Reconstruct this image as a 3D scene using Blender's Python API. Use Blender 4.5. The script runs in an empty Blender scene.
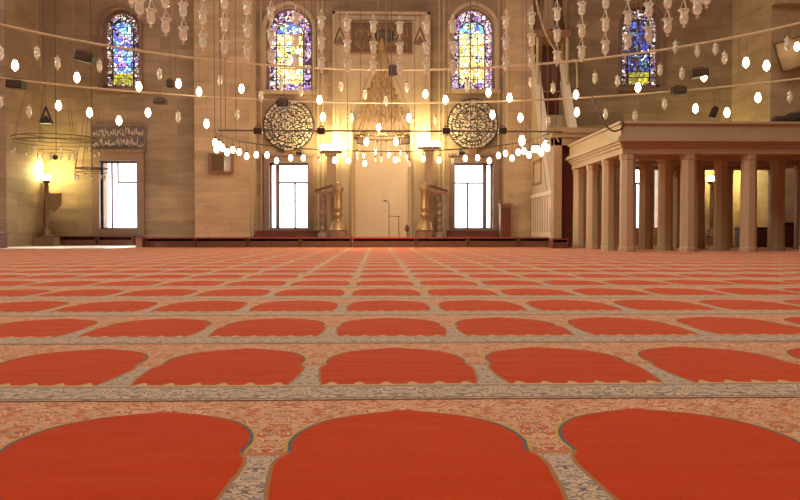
import bpy, bmesh, math, random
from mathutils import Vector, Matrix
random.seed(7)
PI = math.pi
scn = bpy.context.scene
COL = scn.collection

# ------------------------------------------------------------------ camera
F = 790.0
H = 0.49
YAW, PITCH = math.radians(1.63), math.radians(1.27)
fwd = Vector((math.sin(YAW)*math.cos(PITCH), math.cos(YAW)*math.cos(PITCH), -math.sin(PITCH)))
rgt = Vector((math.cos(YAW), -math.sin(YAW), 0))
upv = rgt.cross(fwd)
cd = bpy.data.cameras.new('camera'); cam = bpy.data.objects.new('camera', cd); COL.objects.link(cam)
cam.location = (0, 0, H)
cam.rotation_euler = Matrix((rgt, upv, -fwd)).transposed().to_euler()
cd.sensor_width = 36; cd.lens = F/800*36; cd.clip_end = 300; cd.clip_start = 0.02
scn.camera = cam

def at(px, py, Y):
    d = fwd + rgt*((px-400)/F) - upv*((py-250)/F)
    t = Y/d.y
    return Vector((d.x*t, Y, H + d.z*t))
def xat(px, Y): return at(px, 240, Y).x
def zat(py, Y, px=380): return at(px, py, Y).z
def on_ring(px, py, cx, cy, R, far=True):
    d = fwd + rgt*((px-400)/F) - upv*((py-250)/F)
    a = d.x*d.x + d.y*d.y; b = -2*(d.x*cx + d.y*cy); c = cx*cx + cy*cy - R*R
    q = max(b*b - 4*a*c, 0)
    t = (-b + (math.sqrt(q) if far else -math.sqrt(q)))/(2*a)
    return Vector((d.x*t, d.y*t, H + d.z*t))

# ------------------------------------------------------------------ materials
class E:
    """tiny expression wrapper over math nodes"""
    nt = None
    def __init__(s, sock): s.s = sock
    @staticmethod
    def op(kind, *a):
        n = E.nt.nodes.new('ShaderNodeMath'); n.operation = kind
        for i, v in enumerate(a):
            if isinstance(v, E): E.nt.links.new(v.s, n.inputs[i])
            else: n.inputs[i].default_value = v
        return E(n.outputs[0])
    def __add__(s, o): return E.op('ADD', s, o)
    def __radd__(s, o): return E.op('ADD', o, s)
    def __sub__(s, o): return E.op('SUBTRACT', s, o)
    def __rsub__(s, o): return E.op('SUBTRACT', o, s)
    def __mul__(s, o): return E.op('MULTIPLY', s, o)
    def __rmul__(s, o): return E.op('MULTIPLY', o, s)
    def __truediv__(s, o): return E.op('DIVIDE', s, o)
    def lt(s, o): return E.op('LESS_THAN', s, o)
    def gt(s, o): return E.op('GREATER_THAN', s, o)
    def abs(s): return E.op('ABSOLUTE', s)
    def fract(s): return E.op('FRACT', s)
    def sin(s): return E.op('SINE', s)
    def cos(s): return E.op('COSINE', s)
    def max(s, o): return E.op('MAXIMUM', s, o)
def mixc(fac, a, b, mode='MIX'):
    n = E.nt.nodes.new('ShaderNodeMix'); n.data_type = 'RGBA'; n.blend_type = mode
    for sock, v in ((n.inputs[0], fac), (n.inputs[6], a), (n.inputs[7], b)):
        if isinstance(v, E): E.nt.links.new(v.s, sock)
        elif isinstance(v, (int, float)): sock.default_value = v
        else: sock.default_value = (*v, 1)
    return E(n.outputs[2])
def newmat(name):
    m = bpy.data.materials.new(name); m.use_nodes = True
    E.nt = m.node_tree
    b = m.node_tree.nodes['Principled BSDF']
    return m, b
def noise(vec, scale, detail=2, rough=.5, dist=0.):
    n = E.nt.nodes.new('ShaderNodeTexNoise'); n.inputs['Scale'].default_value = scale
    n.inputs['Detail'].default_value = detail; n.inputs['Roughness'].default_value = rough
    n.inputs['Distortion'].default_value = dist
    if vec is not None: E.nt.links.new(vec.s, n.inputs['Vector'])
    return E(n.outputs['Fac'])
def xyz(x, y, z=0.):
    n = E.nt.nodes.new('ShaderNodeCombineXYZ')
    for i, v in enumerate((x, y, z)):
        if isinstance(v, E): E.nt.links.new(v.s, n.inputs[i])
        else: n.inputs[i].default_value = v
    return E(n.outputs[0])
def position():
    g = E.nt.nodes.new('ShaderNodeNewGeometry'); s = E.nt.nodes.new('ShaderNodeSeparateXYZ')
    E.nt.links.new(g.outputs['Position'], s.inputs[0])
    return E(s.outputs[0]), E(s.outputs[1]), E(s.outputs[2])
def objcoord():
    g = E.nt.nodes.new('ShaderNodeTexCoord'); s = E.nt.nodes.new('ShaderNodeSeparateXYZ')
    E.nt.links.new(g.outputs['Object'], s.inputs[0])
    return E(s.outputs[0]), E(s.outputs[1]), E(s.outputs[2]), E(g.outputs['Object'])
def bump(b, h, strength=.3, dist=.01):
    n = E.nt.nodes.new('ShaderNodeBump'); n.inputs['Strength'].default_value = strength; n.inputs['Distance'].default_value = dist
    E.nt.links.new(h.s, n.inputs['Height']); E.nt.links.new(n.outputs[0], b.inputs['Normal'])

def simple(name, col, rough=.6, metal=0., var=.15, scale=6., spec=None):
    m, b = newmat(name)
    *_, oc = objcoord()
    nz = noise(oc, scale, 4)
    c = mixc(nz, [v*(1-var) for v in col], [min(1, v*(1+var)) for v in col])
    E.nt.links.new(c.s, b.inputs['Base Color'])
    b.inputs['Roughness'].default_value = rough; b.inputs['Metallic'].default_value = metal
    if spec is not None: b.inputs['Specular IOR Level'].default_value = spec
    return m

def stone(name, c1, c2, mortar, bw=1.25, bh=.46, rough=.75):
    m, b = newmat(name)
    x, y, z = position()
    v = xyz(x + y*1.0, z, 0.)
    n = E.nt.nodes.new('ShaderNodeTexBrick')
    E.nt.links.new(v.s, n.inputs['Vector'])
    n.inputs['Color1'].default_value = (*c1, 1); n.inputs['Color2'].default_value = (*c2, 1); n.inputs['Mortar'].default_value = (*mortar, 1)
    n.inputs['Scale'].default_value = 1; n.inputs['Mortar Size'].default_value = .008; n.inputs['Mortar Smooth'].default_value = .4
    n.inputs['Brick Width'].default_value = bw; n.inputs['Row Height'].default_value = bh
    n.offset = .5; n.squash = 1
    p3 = xyz(x, y, z)
    st = noise(xyz(x*.6, y*.6, z*2.2), 1.3, 5, .6)
    fine = noise(p3, 9, 5, .65)
    c = mixc(st, (.50, .47, .42), (1.36, 1.34, 1.28))
    c2_ = mixc(1., E(n.outputs['Color']), c, 'MULTIPLY')
    c3 = mixc(1., c2_, mixc(fine, (.9, .9, .9), (1.08, 1.08, 1.08)), 'MULTIPLY')
    E.nt.links.new(c3.s, b.inputs['Base Color'])
    b.inputs['Roughness'].default_value = rough
    bump(b, E(n.outputs['Fac'])*-1. + fine*.3, .35, .01)
    return m

def marble(name, col, dark, scale=1.2, rough=.45):
    m, b = newmat(name)
    x, y, z = position()
    n1 = noise(xyz(x, y, z), scale, 8, .6, 1.2)
    vein = (n1*26.).sin().abs()
    c = mixc(n1, dark, col)
    c = mixc(vein.lt(.12)*.25, c, dark)
    E.nt.links.new(c.s, b.inputs['Base Color']); b.inputs['Roughness'].default_value = rough
    return m

def carpet():
    m, b = newmat('prayer_carpet_wool')
    X, Y, Z = position()
    W, P = .611, 1.183
    # slight waviness so that the woven lines are not ruler straight
    wob = noise(xyz(X, Y), 1.6, 2)
    Xw = X + (wob-.5)*.02
    wob2 = noise(xyz(X+7., Y), 1.3, 2)
    Yw = Y + (wob2-.5)*.025
    Wr = Y.lt(2.304)*.032 + W          # the nearest woven row is a little wider
    u = ((Xw - .0695)/Wr + 50.5).fract()
    c = (u-.5).abs()
    v = ((Yw - 2.304 + 23.66)/P).fract()
    fc = E.nt.nodes.new('ShaderNodeFloatCurve')
    cu = fc.mapping.curves[0]
    pts = [(0, .40), (.2, .405), (.27, .422), (.36, .436), (.50, .438), (.53, .415), (.62, .420), (.70, .392), (.77, .330), (.82, .238), (.855, .125), (.877, .035), (.89, .0), (1, 0)]
    cu.points[0].location = pts[0]; cu.points[1].location = pts[-1]
    for p in pts[1:-1]: cu.points.new(*p)
    fc.mapping.update()
    E.nt.links.new(v.s, fc.inputs['Value'])
    hw = E(fc.outputs[0])
    e = hw - c
    tooth = ((u*2*PI*7).cos()-.15).max(0.)
    base = tooth*.042 + .205
    inf = e.gt(0.)*v.gt(base)
    # arabesque (mirrored in every cell)
    pc = xyz(c*W, v*P, 0.)
    n1 = noise(pc, 10, 1, .35, 1.3)
    n2 = noise(xyz(c*W+3., v*P, 0.), 30, 1, .4, .4)
    n3 = noise(xyz(c*W+9., v*P, 0.), 20, 1, .4, 1.)
    l1 = (n1*38.).sin().abs().lt(.46)
    l2 = n2.gt(.60)
    l3 = (n3*40.).sin().abs().lt(.30)
    beige = (.76, .57, .38)
    A = mixc(l1, beige, (.20, .18, .175))
    A = mixc(l2*.75, A, (.22, .20, .21))
    A = mixc(l3*.6, A, (.70, .52, .33))
    B = mixc(l1, (.86, .55, .33), (.62, .11, .045))
    B = mixc(l2*.8, B, (.60, .17, .05))
    B = mixc(l3*n3.gt(.5)*.7, B, (.17, .12, .10))
    B = mixc(n2.lt(.36)*.8, B, (.66, .36, .10))
    g = mixc(v.gt(.535), A, B)
    # collar between strip and spandrel
    g = mixc(v.gt(.515)*v.lt(.54), g, (.62, .24, .10))
    # field outlines
    cm = c.gt(.07)
    ol = e.lt(0.)*e.gt(-.014)*cm
    g = mixc(ol*v.gt(.54), g, (.14, .15, .17))
    g = mixc(e.lt(-.014)*e.gt(-.026)*v.gt(.54)*cm, g, (.66, .42, .10))
    g = mixc(ol*v.lt(.54)*v.gt(.2), g, (.45, .22, .09))
    # guard stripes of the cross band
    g = mixc(v.gt(.175)*v.lt(.19), g, (.40, .25, .14))
    g = mixc(v.gt(.022)*v.lt(.034), g, (.30, .20, .13))
    tt = v.gt(.19)*v.lt(base + .004)*e.gt(0.)
    g = mixc(tt, g, (.74, .50, .25))
    # seam line
    g = mixc(v.lt(.011).max(v.gt(.996)), g, (.16, .045, .025))
    # red field with streaks
    s1 = noise(xyz(X*2.0, Y*7., 0.), 2.5, 5, .65)
    s2 = noise(xyz(X, Y, 0.), .8, 3)
    red = mixc(s1, (.57, .044, .007), (.75, .068, .010))
    red = mixc(s2, mixc(1., red, (.86, .84, .84), 'MULTIPLY'), mixc(1., red, (1.1, 1.15, 1.2), 'MULTIPLY'))
    col = mixc(inf, g, red)
    pile = noise(xyz(X, Y, 0.), 160, 3, .7)
    col = mixc(1., col, mixc(pile, (.78, .78, .78), (1.2, 1.2, 1.2)), 'MULTIPLY')
    E.nt.links.new(col.s, b.inputs['Base Color'])
    b.inputs['Roughness'].default_value = .9
    b.inputs['Specular IOR Level'].default_value = .10
    b.inputs['Sheen Weight'].default_value = .6
    b.inputs['Sheen Roughness'].default_value = .22
    b.inputs['Sheen Tint'].default_value = (1, .84, .68, 1)
    wr = noise(xyz(X*1.5, Y*5., 0.), 1.6, 3)
    bump(b, pile*.25 + wr*1.5, .35, .012)
    return m

def glass(name, col, rough=.12):
    m, b = newmat(name)
    nt = E.nt; nt.nodes.remove(b)
    def sh(k, **kw):
        n = nt.nodes.new(k)
        for a, v in kw.items(): n.inputs[a].default_value = v
        return n.outputs[0]
    def mixs(f, a, b_):
        n = nt.nodes.new('ShaderNodeMixShader'); n.inputs[0].default_value = f
        nt.links.new(a, n.inputs[1]); nt.links.new(b_, n.inputs[2]); return n.outputs[0]
    body = mixs(.5, sh('ShaderNodeBsdfTranslucent', Color=(*col, 1)), sh('ShaderNodeBsdfDiffuse', Color=(*col, 1)))
    body = mixs(.30, body, sh('ShaderNodeBsdfGlossy', Color=(1, .95, .88, 1), Roughness=rough))
    fin = mixs(.55, sh('ShaderNodeBsdfTransparent'), body)
    nt.links.new(fin, nt.nodes['Material Output'].inputs[0])
    return m
def emit(name, col, strength, sampled=True):
    m, b = newmat(name)
    b.inputs['Base Color'].default_value = (*col, 1)
    b.inputs['Emission Color'].default_value = (*col, 1); b.inputs['Emission Strength'].default_value = strength
    if not sampled: m.cycles.emission_sampling = 'NONE'
    return m

def stained(name, palette, scale, strength, lead=.10, squash=1.0):
    """backlit coloured glass pieces between dark leading"""
    m, b = newmat(name)
    nt = E.nt
    x, y, z = position()
    warp = noise(xyz(x, z), 3.2, 2)
    v = xyz(x + (warp-.5)*.12, z*squash + (warp-.5)*.1, 0.)
    vo = nt.nodes.new('ShaderNodeTexVoronoi'); vo.feature = 'F1'; vo.inputs['Scale'].default_value = scale
    ve = nt.nodes.new('ShaderNodeTexVoronoi'); ve.feature = 'DISTANCE_TO_EDGE'; ve.inputs['Scale'].default_value = scale
    nt.links.new(v.s, vo.inputs['Vector']); nt.links.new(v.s, ve.inputs['Vector'])
    sp = nt.nodes.new('ShaderNodeSeparateColor'); nt.links.new(vo.outputs['Color'], sp.inputs[0])
    r = nt.nodes.new('ShaderNodeValToRGB'); r.color_ramp.interpolation = 'CONSTANT'
    els = r.color_ramp.elements
    tot = sum(w for w, _ in palette); acc = 0
    for i, (w, c) in enumerate(palette):
        if i == 0: e_ = els[0]; e_.position = 0
        elif i == 1: e_ = els[1]; e_.position = acc/tot
        else: e_ = els.new(acc/tot)
        e_.color = (*c, 1); acc += w
    nt.links.new(sp.outputs[0], r.inputs[0])
    line = E(ve.outputs[0]).gt(lead)
    c = mixc(line, (.02, .015, .02), E(r.outputs[0]))
    nt.links.new(c.s, b.inputs['Emission Color']); nt.links.new(c.s, b.inputs['Base Color'])
    b.inputs['Emission Strength'].default_value = strength
    m.cycles.emission_sampling = 'NONE'
    return m

M = {}
M['stone'] = stone('limestone_ashlar_dimmed', (.30, .213, .130), (.42, .303, .195), (.26, .185, .11))  # tone lowered to carry the weaker light of the side bays
M['pier'] = stone('limestone_pier_lit', (.50, .365, .215), (.62, .465, .295), (.44, .32, .19), 1.5, .5)  # same limestone, lighter tone carries the stronger light on the piers
M['marble'] = marble('cream_marble', (.60, .47, .30), (.40, .285, .165))
M['glareslab'] = marble('pale_floor_glare', (.78, .74, .68), (.66, .61, .55), 1., .35)  # pale tone of the added strip, carries the glare on the floor
M['niche'] = marble('lit_niche_marble', (.84, .70, .48), (.62, .48, .31), .8)  # lighter marble copy, brightness of the lit niche put into its colour
M['bright'] = marble('white_marble_trim', (.86, .76, .60), (.70, .58, .42), 1.)
M['gallery'] = marble('gallery_marble', (.53, .42, .26), (.40, .30, .18), 1.6, .5)
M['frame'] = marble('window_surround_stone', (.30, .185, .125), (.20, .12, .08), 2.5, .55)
M['sash'] = simple('grey_brown_sash', (.22, .15, .14), .6)  # colour lightened for the glow around the bright panes
M['carpet'] = carpet()
M['iron'] = simple('wrought_iron', (.10, .065, .045), .5, .6)
M['bar'] = simple('painted_iron_hoop', (.50, .38, .22), .55, .2)
M['black'] = simple('black_plastic', (.018, .012, .010), .5)
M['brass'] = simple('aged_brass', (.44, .30, .14), .45, .75)
M['goldchain'] = simple('gilded_chain', (.36, .21, .07), .55, .35, .04, 1.)
M['bronze'] = simple('dark_bronze', (.20, .12, .06), .45, .6)
M['wood'] = simple('dark_brown_wood', (.13, .045, .022), .5, 0, .35, 12)
M['redwood'] = simple('red_brown_wood', (.14, .038, .022), .5, 0, .3, 10)
M['rededge'] = simple('dull_red_edging', (.22, .045, .03), .7)
M['redcloth'] = simple('red_felt_strip', (.42, .035, .02), .85)
M['tan'] = simple('tan_paper', (.50, .35, .19), .7)
M['walnut'] = simple('carved_walnut', (.26, .13, .06), .5, 0, .3, 12)
M['cord'] = simple('lamp_cord', (.22, .14, .085), .7)
M['wax'] = simple('cream_candle_wax', (.40, .26, .14), .5)
M['cloth'] = simple('brown_cloth', (.25, .15, .07), .9)
M['dkcloth'] = simple('dark_coat_cloth', (.035, .02, .015), .95)
M['curtain'] = simple('dark_red_curtain', (.13, .025, .015), .95, 0, .4, 5)
M['glass'] = glass('clear_lamp_glass', (1., 1., .86))
M['lit'] = emit('lit_lamp_glass', (1, .80, .50), 9.0)
M['litsmall'] = emit('lit_bulb_glass', (1, .80, .50), 6.0)
M['flood'] = emit('flood_lamp_glass', (1, .90, .45), 30.0)
M['ceil'] = simple('plaster', (.55, .42, .30), .9)
M['panel'] = simple('grey_calligraphy_ground', (.13, .11, .11), .7)
M['panelink'] = simple('pale_calligraphy_letters', (.62, .52, .42), .7)
M['discground'] = simple('cream_roundel_ground', (.70, .60, .43), .7)
M['discink'] = simple('dark_roundel_letters', (.05, .038, .03), .6)
M['goldtext'] = simple('gilded_letters', (.42, .27, .12), .5, .2)
M['brownpanel'] = simple('brown_inscription_ground', (.17, .10, .05), .7)
M['wallpost'] = simple('tan_stone_post', (.40, .27, .15), .6)
M['mirror'] = simple('glass_front', (.75, .72, .70), .1, .6)
white, yel, ygr = (1, .93, .86), (1, .78, .20), (.55, .55, .06)
blu, cya, pur, org, dk = (.09, .16, .75), (.25, .65, .85), (.38, .18, .62), (.75, .30, .07), (.05, .03, .05)
lil = (.62, .45, .80)
M['g_blue'] = stained('blue_stained_glass', [(3, blu), (3, cya), (2, white), (2, lil), (1, pur)], 7.5, 1.3, .08)
M['g_gold'] = stained('golden_stained_glass', [(4, (1, .80, .36)), (3, (.85, .66, .18)), (3, white), (1, (.75, .45, .15)), (1, (.40, .45, .12)), (.6, cya)], 9, 1.5, .06)
M['g_deep'] = stained('deep_blue_stained_glass', [(3, (.05, .07, .42)), (2, (.10, .15, .65)), (2, dk), (1, (.75, .85, 1)), (2, (.10, .25, .30))], 8, 1.1, .10)
M['g_purple'] = stained('purple_border_glass', [(3, lil), (2, pur), (2, (.70, .45, .35)), (3, white), (1, dk)], 8.5, .9, .09)
M['g_brown'] = stained('clear_and_brown_border_glass', [(3, (.9, .85, .78)), (3, (.24, .14, .09)), (2, (.5, .38, .28)), (1, pur)], 9.5, .9, .12)
M['g_yellow'] = stained('yellow_green_glass', [(2, (.75, .65, .06)), (2, (.40, .42, .05)), (1, (.25, .18, .04))], 9, 1., .06)
M['g_cyan'] = stained('pale_blue_glass', [(3, cya), (2, white), (2, blu), (1, (.3, .6, .4))], 8, 1.3, .07)

# ------------------------------------------------------------------ mesh helpers
def bx(bm, x0, x1, y0, y1, z0, z1):
    v = [bm.verts.new((x, y, z)) for x in (x0, x1) for y in (y0, y1) for z in (z0, z1)]
    for f in ((0, 1, 3, 2), (4, 6, 7, 5), (0, 4, 5, 1), (2, 3, 7, 6), (0, 2, 6, 4), (1, 5, 7, 3)):
        bm.faces.new([v[i] for i in f])
def lathe(bm, prof, n=14, c=(0, 0, 0)):
    rings = []
    for r, z in prof:
        if r < 1e-5: rings.append([bm.verts.new((c[0], c[1], c[2]+z))])
        else: rings.append([bm.verts.new((c[0]+r*math.cos(2*PI*k/n), c[1]+r*math.sin(2*PI*k/n), c[2]+z)) for k in range(n)])
    for a, b in zip(rings, rings[1:]):
        for k in range(n):
            k2 = (k+1) % n
            if len(a) == 1 and len(b) == 1: continue
            if len(a) == 1: bm.faces.new((a[0], b[k2], b[k]))
            elif len(b) == 1: bm.faces.new((a[k], a[k2], b[0]))
            else: bm.faces.new((a[k], a[k2], b[k2], b[k]))
def tube(bm, pts, r, n=6, closed=False):
    pts = [Vector(p) for p in pts]
    N = len(pts); rings = []
    for i, p in enumerate(pts):
        if closed: t = pts[(i+1) % N] - pts[i-1]
        else: t = pts[min(i+1, N-1)] - pts[max(i-1, 0)]
        t.normalize()
        ref = Vector((0, 0, 1)) if abs(t.z) < .9 else Vector((1, 0, 0))
        a = t.cross(ref).normalized(); b = t.cross(a)
        rr = r[i] if isinstance(r, (list, tuple)) else r
        rings.append([bm.verts.new(p + a*rr*math.cos(2*PI*k/n) + b*rr*math.sin(2*PI*k/n)) for k in range(n)])
    for i in range(N if closed else N-1):
        a, b = rings[i], rings[(i+1) % N]
        for k in range(n): bm.faces.new((a[k], a[(k+1) % n], b[(k+1) % n], b[k]))
    if not closed:
        bm.faces.new(rings[0][::-1]); bm.faces.new(rings[-1])
def prism(bm, poly, y0, y1):
    """polygon in (x, z), extruded along y"""
    a = [bm.verts.new((x, y0, z)) for x, z in poly]; b = [bm.verts.new((x, y1, z)) for x, z in poly]
    bm.faces.new(a); bm.faces.new(b[::-1])
    for i in range(len(poly)):
        j = (i+1) % len(poly); bm.faces.new((a[i], b[i], b[j], a[j]))
def mesh(name, bm, m, smooth=False):
    bmesh.ops.recalc_face_normals(bm, faces=bm.faces)
    me = bpy.data.meshes.new(name); bm.to_mesh(me); bm.free()
    me.materials.append(M[m])
    if smooth:
        for p in me.polygons: p.use_smooth = True
    return me
def obj(name, bm, m, parent=None, loc=(0, 0, 0), smooth=False, bevel=0.):
    me = bm if isinstance(bm, bpy.types.Mesh) else mesh(name, bm, m, smooth)
    o = bpy.data.objects.new(name, me); COL.objects.link(o); o.location = loc
    if parent: o.parent = parent
    if bevel:
        md = o.modifiers.new('bevel', 'BEVEL'); md.width = bevel; md.segments = 2
    return o
def thing(name, label, cat, loc=(0, 0, 0), group=None):
    o = bpy.data.objects.new(name, None); COL.objects.link(o); o.location = loc
    o.empty_display_size = .1
    o['label'] = label; o['category'] = cat
    if group: o['group'] = group
    return o
def tag(o, label, cat, group=None):
    o['label'] = label; o['category'] = cat
    if group: o['group'] = group
    return o
def struct(name, bm, m, parent=None, smooth=False):
    o = obj(name, bm, m, parent, smooth=smooth)
    if not parent: o['kind'] = 'structure'
    return o
def new(): return bmesh.new()
def boxes(*bs):
    bm = new()
    for b in bs: bx(bm, *b)
    return bm

# ------------------------------------------------------------------ setting
YW = 30.0                      # the far (qibla) wall
XL, XR, YB, ZC = -19.0, 19.0, -9.0, 16.5
struct('floor', boxes((XL-.5, XR+.5, YB-.5, 33, -.2, 0)), 'carpet')
o_ = struct('floor_glare_strip', boxes((xat(7, 26.5), xat(133, 26.0), 23.9, 30, 0, .012)), 'glareslab')  # added pale strip, stands in for the bright light on the carpet
struct('ceiling', boxes((XL-.5, XR+.5, YB-.5, 31, ZC, ZC+.3)), 'ceil')
struct('wall_left', boxes((XL-.4, XL, YB, 31, 0, ZC)), 'stone')
struct('wall_right', boxes((XR, XR+.4, YB, 31, 0, ZC)), 'stone')
struct('wall_back', boxes((XL, XR, YB-.4, YB, 0, ZC)), 'stone')

# openings of the far wall: x0,x1,z0,z1
def R(px0, px1, py0, py1, Y=YW):
    return (xat(px0, Y), xat(px1, Y), zat(py1, Y, (px0+px1)/2), zat(py0, Y, (px0+px1)/2))
upper = [R(102, 141, 7, 88), R(267, 312, 6, 90), R(451, 494, 6, 89), R(620, 661, 4, 87)]
lower = [R(101, 138, 161, 229), R(270, 308, 163, 229), R(454.5, 492.5, 163, 229), R(624, 661, 162, 229)]
def wall_mesh(x0, x1, z0, z1, holes, y0, y1):
    xs = sorted({x0, x1, *[h[0] for h in holes], *[h[1] for h in holes]})
    zs = sorted({z0, z1, *[h[2] for h in holes], *[h[3] for h in holes]})
    bm = new()
    for i in range(len(xs)-1):
        for j in range(len(zs)-1):
            cx, cz = (xs[i]+xs[i+1])/2, (zs[j]+zs[j+1])/2
            if any(h[0] < cx < h[1] and h[2] < cz < h[3] for h in holes): continue
            bx(bm, xs[i], xs[i+1], y0, y1, zs[j], zs[j+1])
    bmesh.ops.remove_doubles(bm, verts=bm.verts, dist=1e-4)
    # drop interior double faces
    seen = {}
    for f in bm.faces:
        k = tuple(sorted(v.index for v in f.verts)); 
    return bm
mih = (xat(336, YW), xat(427, YW), 0, 7.2)
struct('wall_far', wall_mesh(XL, XR, 0, ZC, upper+lower, YW, YW+.8), 'stone')

def arch_pts(x0, x1, zs, zt, n=16):
    """pointed arch from (x0,zs) over (mid,zt) to (x1,zs)"""
    cx, hw = (x0+x1)/2, (x1-x0)/2
    out = []
    for i in range(n+1):
        a = PI*(1 - i/n)
        s = abs(math.cos(a))
        z = zs + (zt-zs)*(math.sin(a)**.85*.90 + .10*(1-s)**1.3)
        out.append((cx + hw*math.cos(a), z))
    return out
def outline(x0, x1, z0, zs, zt): return [(x0, z0)] + arch_pts(x0, x1, zs, zt) + [(x1, z0)]

def stained_window(n, rect, centre, border, foot, sill):
    x0, x1, z0, z1 = rect
    w = x1-x0; zs = z1 - w*.55
    bm = new()                                     # arched stone infill
    ap = arch_pts(x0, x1, zs, z1-.02)
    for a, b in zip(ap, ap[1:]):
        prism(bm, [a, b, (b[0], z1+.01), (a[0], z1+.01)], YW-.02, YW+.6)
    root = struct('window_%d' % n, bm, 'stone')
    bm = new(); prism(bm, [(p[0], p[1]) for p in outline(x0, x1, z0, zs, z1)], YW+.40, YW+.42)
    struct('border_glass', bm, border, root)
    bm = new(); t_ = .13 if foot else .05
    oa = outline(x0, x1, z0, zs, z1); ob = outline(x0+t_, x1-t_, z0, zs, z1-t_)
    for i in range(len(oa)-1): prism(bm, [oa[i], oa[i+1], ob[i+1], ob[i]], YW+.30, YW+.42)
    bx(bm, x0, x1, YW+.30, YW+.42, z0, z0+t_)
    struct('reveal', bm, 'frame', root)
    iw = w*(.235 if foot else .20)
    bm = new(); prism(bm, outline(x0+iw, x1-iw, z0+.50 if foot else z0+.32, zs-.02, z1-w*.30), YW+.37, YW+.395)
    struct('centre_glass', bm, centre, root)
    if foot:
        struct('foot_glass', boxes((x0+iw, x1-iw, YW+.365, YW+.395, z0+.20, z0+.62)), foot, root)
    else:
        bm = new(); prism(bm, outline(x0+iw, x1-iw, z1-w*.55, zs-.02, z1-w*.30), YW+.36, YW+.369)
        struct('head_glass', bm, 'g_cyan', root)
    # lead bars
    bm = new()
    for xx in (x0+iw, x1-iw): bx(bm, xx-.02, xx+.02, YW+.34, YW+.40, z0, zs+.1)
    for k in range(1, 7):
        zz = z0 + (z1-z0)*k/7.2
        bx(bm, x0, x1, YW+.34, YW+.36, zz-.012, zz+.012)
    pts = arch_pts(x0+iw, x1-iw, zs-.02, z1-w*.30)
    tube(bm, [(p[0], YW+.37, p[1]) for p in pts], .022, 5)
    struct('glazing_bars', bm, 'iron', root)
    # stone surround band
    bm = new(); o1 = outline(x0-.02, x1+.02, z0-.02, zs, z1+.02); t = .16 if sill else .10
    o2 = outline(x0-t, x1+t, z0-.02, zs, z1+t)
    for i in range(len(o1)-1):
        prism(bm, [o1[i], o1[i+1], o2[i+1], o2[i]], YW-.10, YW+.02)
    bx(bm, x0-t-.05, x1+t+.05, YW-.16, YW+.1, z0-.16, z0-.02)
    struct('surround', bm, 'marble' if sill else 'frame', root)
    return root
stained_window(1, upper[0], 'g_blue', 'g_brown', 'g_yellow', False)
stained_window(2, upper[1], 'g_gold', 'g_purple', None, True)
stained_window(3, upper[2], 'g_gold', 'g_purple', None, True)
stained_window(4, upper[3], 'g_deep', 'g_brown', 'g_yellow', False)

def lower_window(n, rect, style):
    x0, x1, z0, z1 = rect
    t = .27 if style == 'left' else .20
    bm = boxes((x0-t, x0, YW-.14, YW+.25, z0-.25, z1+t+.05), (x1, x1+t, YW-.14, YW+.25, z0-.25, z1+t+.05),
               (x0, x1, YW-.14, YW+.25, z1, z1+t+.05), (x0, x1, YW-.14, YW+.25, z0-.25, z0),
               (x0-t-.06, x1+t+.06, YW-.2, YW+.05, z1+t+.05, z1+t+.15))
    root = struct('window_%d' % n, bm, 'frame')
    # timber casement
    zt = zat(182.5, YW)
    a = .055
    bm = new(); y0, y1 = YW+.2, YW+.27
    bx(bm, x0, x0+.04, y0, y1, z0, z1); bx(bm, x1-.04, x1, y0, y1, z0, z1)
    bx(bm, x0, x1, y0, y1, z1-.07, z1); bx(bm, x0, x1, y0, y1, z0, z0+.05)
    w = x1-x0
    if style == 'left':    # tall post on the left, small panes right of it
        bx(bm, x0+w*.24, x0+w*.28, y0-.02, y1, z0, z1); bx(bm, x0+w*.42, x1, y0, y1, zt-.03, zt+.03)
        bx(bm, x0+w*.40, x0+w*.44, y0, y1, zt, z1)
    else:
        s = 1 if style == 'a' else -1
        px = lambda q: x0+w*q if s > 0 else x1-w*q
        def bar(q0, q1, za, zb, yy=0):
            a_, b_ = sorted((px(q0), px(q1))); bx(bm, a_, b_, y0-yy, y1, za, zb)
        bar(.14, .24, z0, z1, .03); bar(.24, 1, zt-.035, zt+.035); bar(.62, .67, z0, zt)
    struct('casement', bm, 'sash', root)
    bm = new(); bx(bm, x0, x1, YW+.235, YW+.238, z0, z1)
    g = struct('pane', bm, 'pane', root)
    return root
# clear pane material
m, b = newmat('clear_window_pane')
for nnode in [b]: E.nt.nodes.remove(nnode)
tr = E.nt.nodes.new('ShaderNodeBsdfTransparent'); gl = E.nt.nodes.new('ShaderNodeBsdfGlossy'); mx = E.nt.nodes.new('ShaderNodeMixShader')
gl.inputs['Roughness'].default_value = .05; mx.inputs[0].default_value = .05
E.nt.links.new(tr.outputs[0], mx.inputs[1]); E.nt.links.new(gl.outputs[0], mx.inputs[2])
E.nt.links.new(mx.outputs[0], E.nt.nodes['Material Output'].inputs[0]); M['pane'] = m
lower_window(5, lower[0], 'left'); lower_window(6, lower[1], 'a'); lower_window(7, lower[2], 'b'); lower_window(8, lower[3], 'b')

# piers and pilasters that stand in front of the wall
def pier(n, px0, px1, Yf, m='pier', back=YW, top=ZC):
    bm = boxes((xat(px0, Yf), xat(px1, Yf), Yf, back, 0, top))
    return struct('trim_%d' % n, bm, m)
pier(1, 195, 250, 29.45)
pier(2, 508, 566, 29.45)
bm = boxes((xat(250.3, 29.55), xat(254, 29.55), 29.55, YW, 0, ZC), (xat(504, 29.55), xat(507.7, 29.55), 29.55, YW, 0, ZC))
struct('trim_3', bm, 'marble')  # marble strips stand in for the light on the pier corners
pier(4, 8, 31, 29.4)
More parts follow.
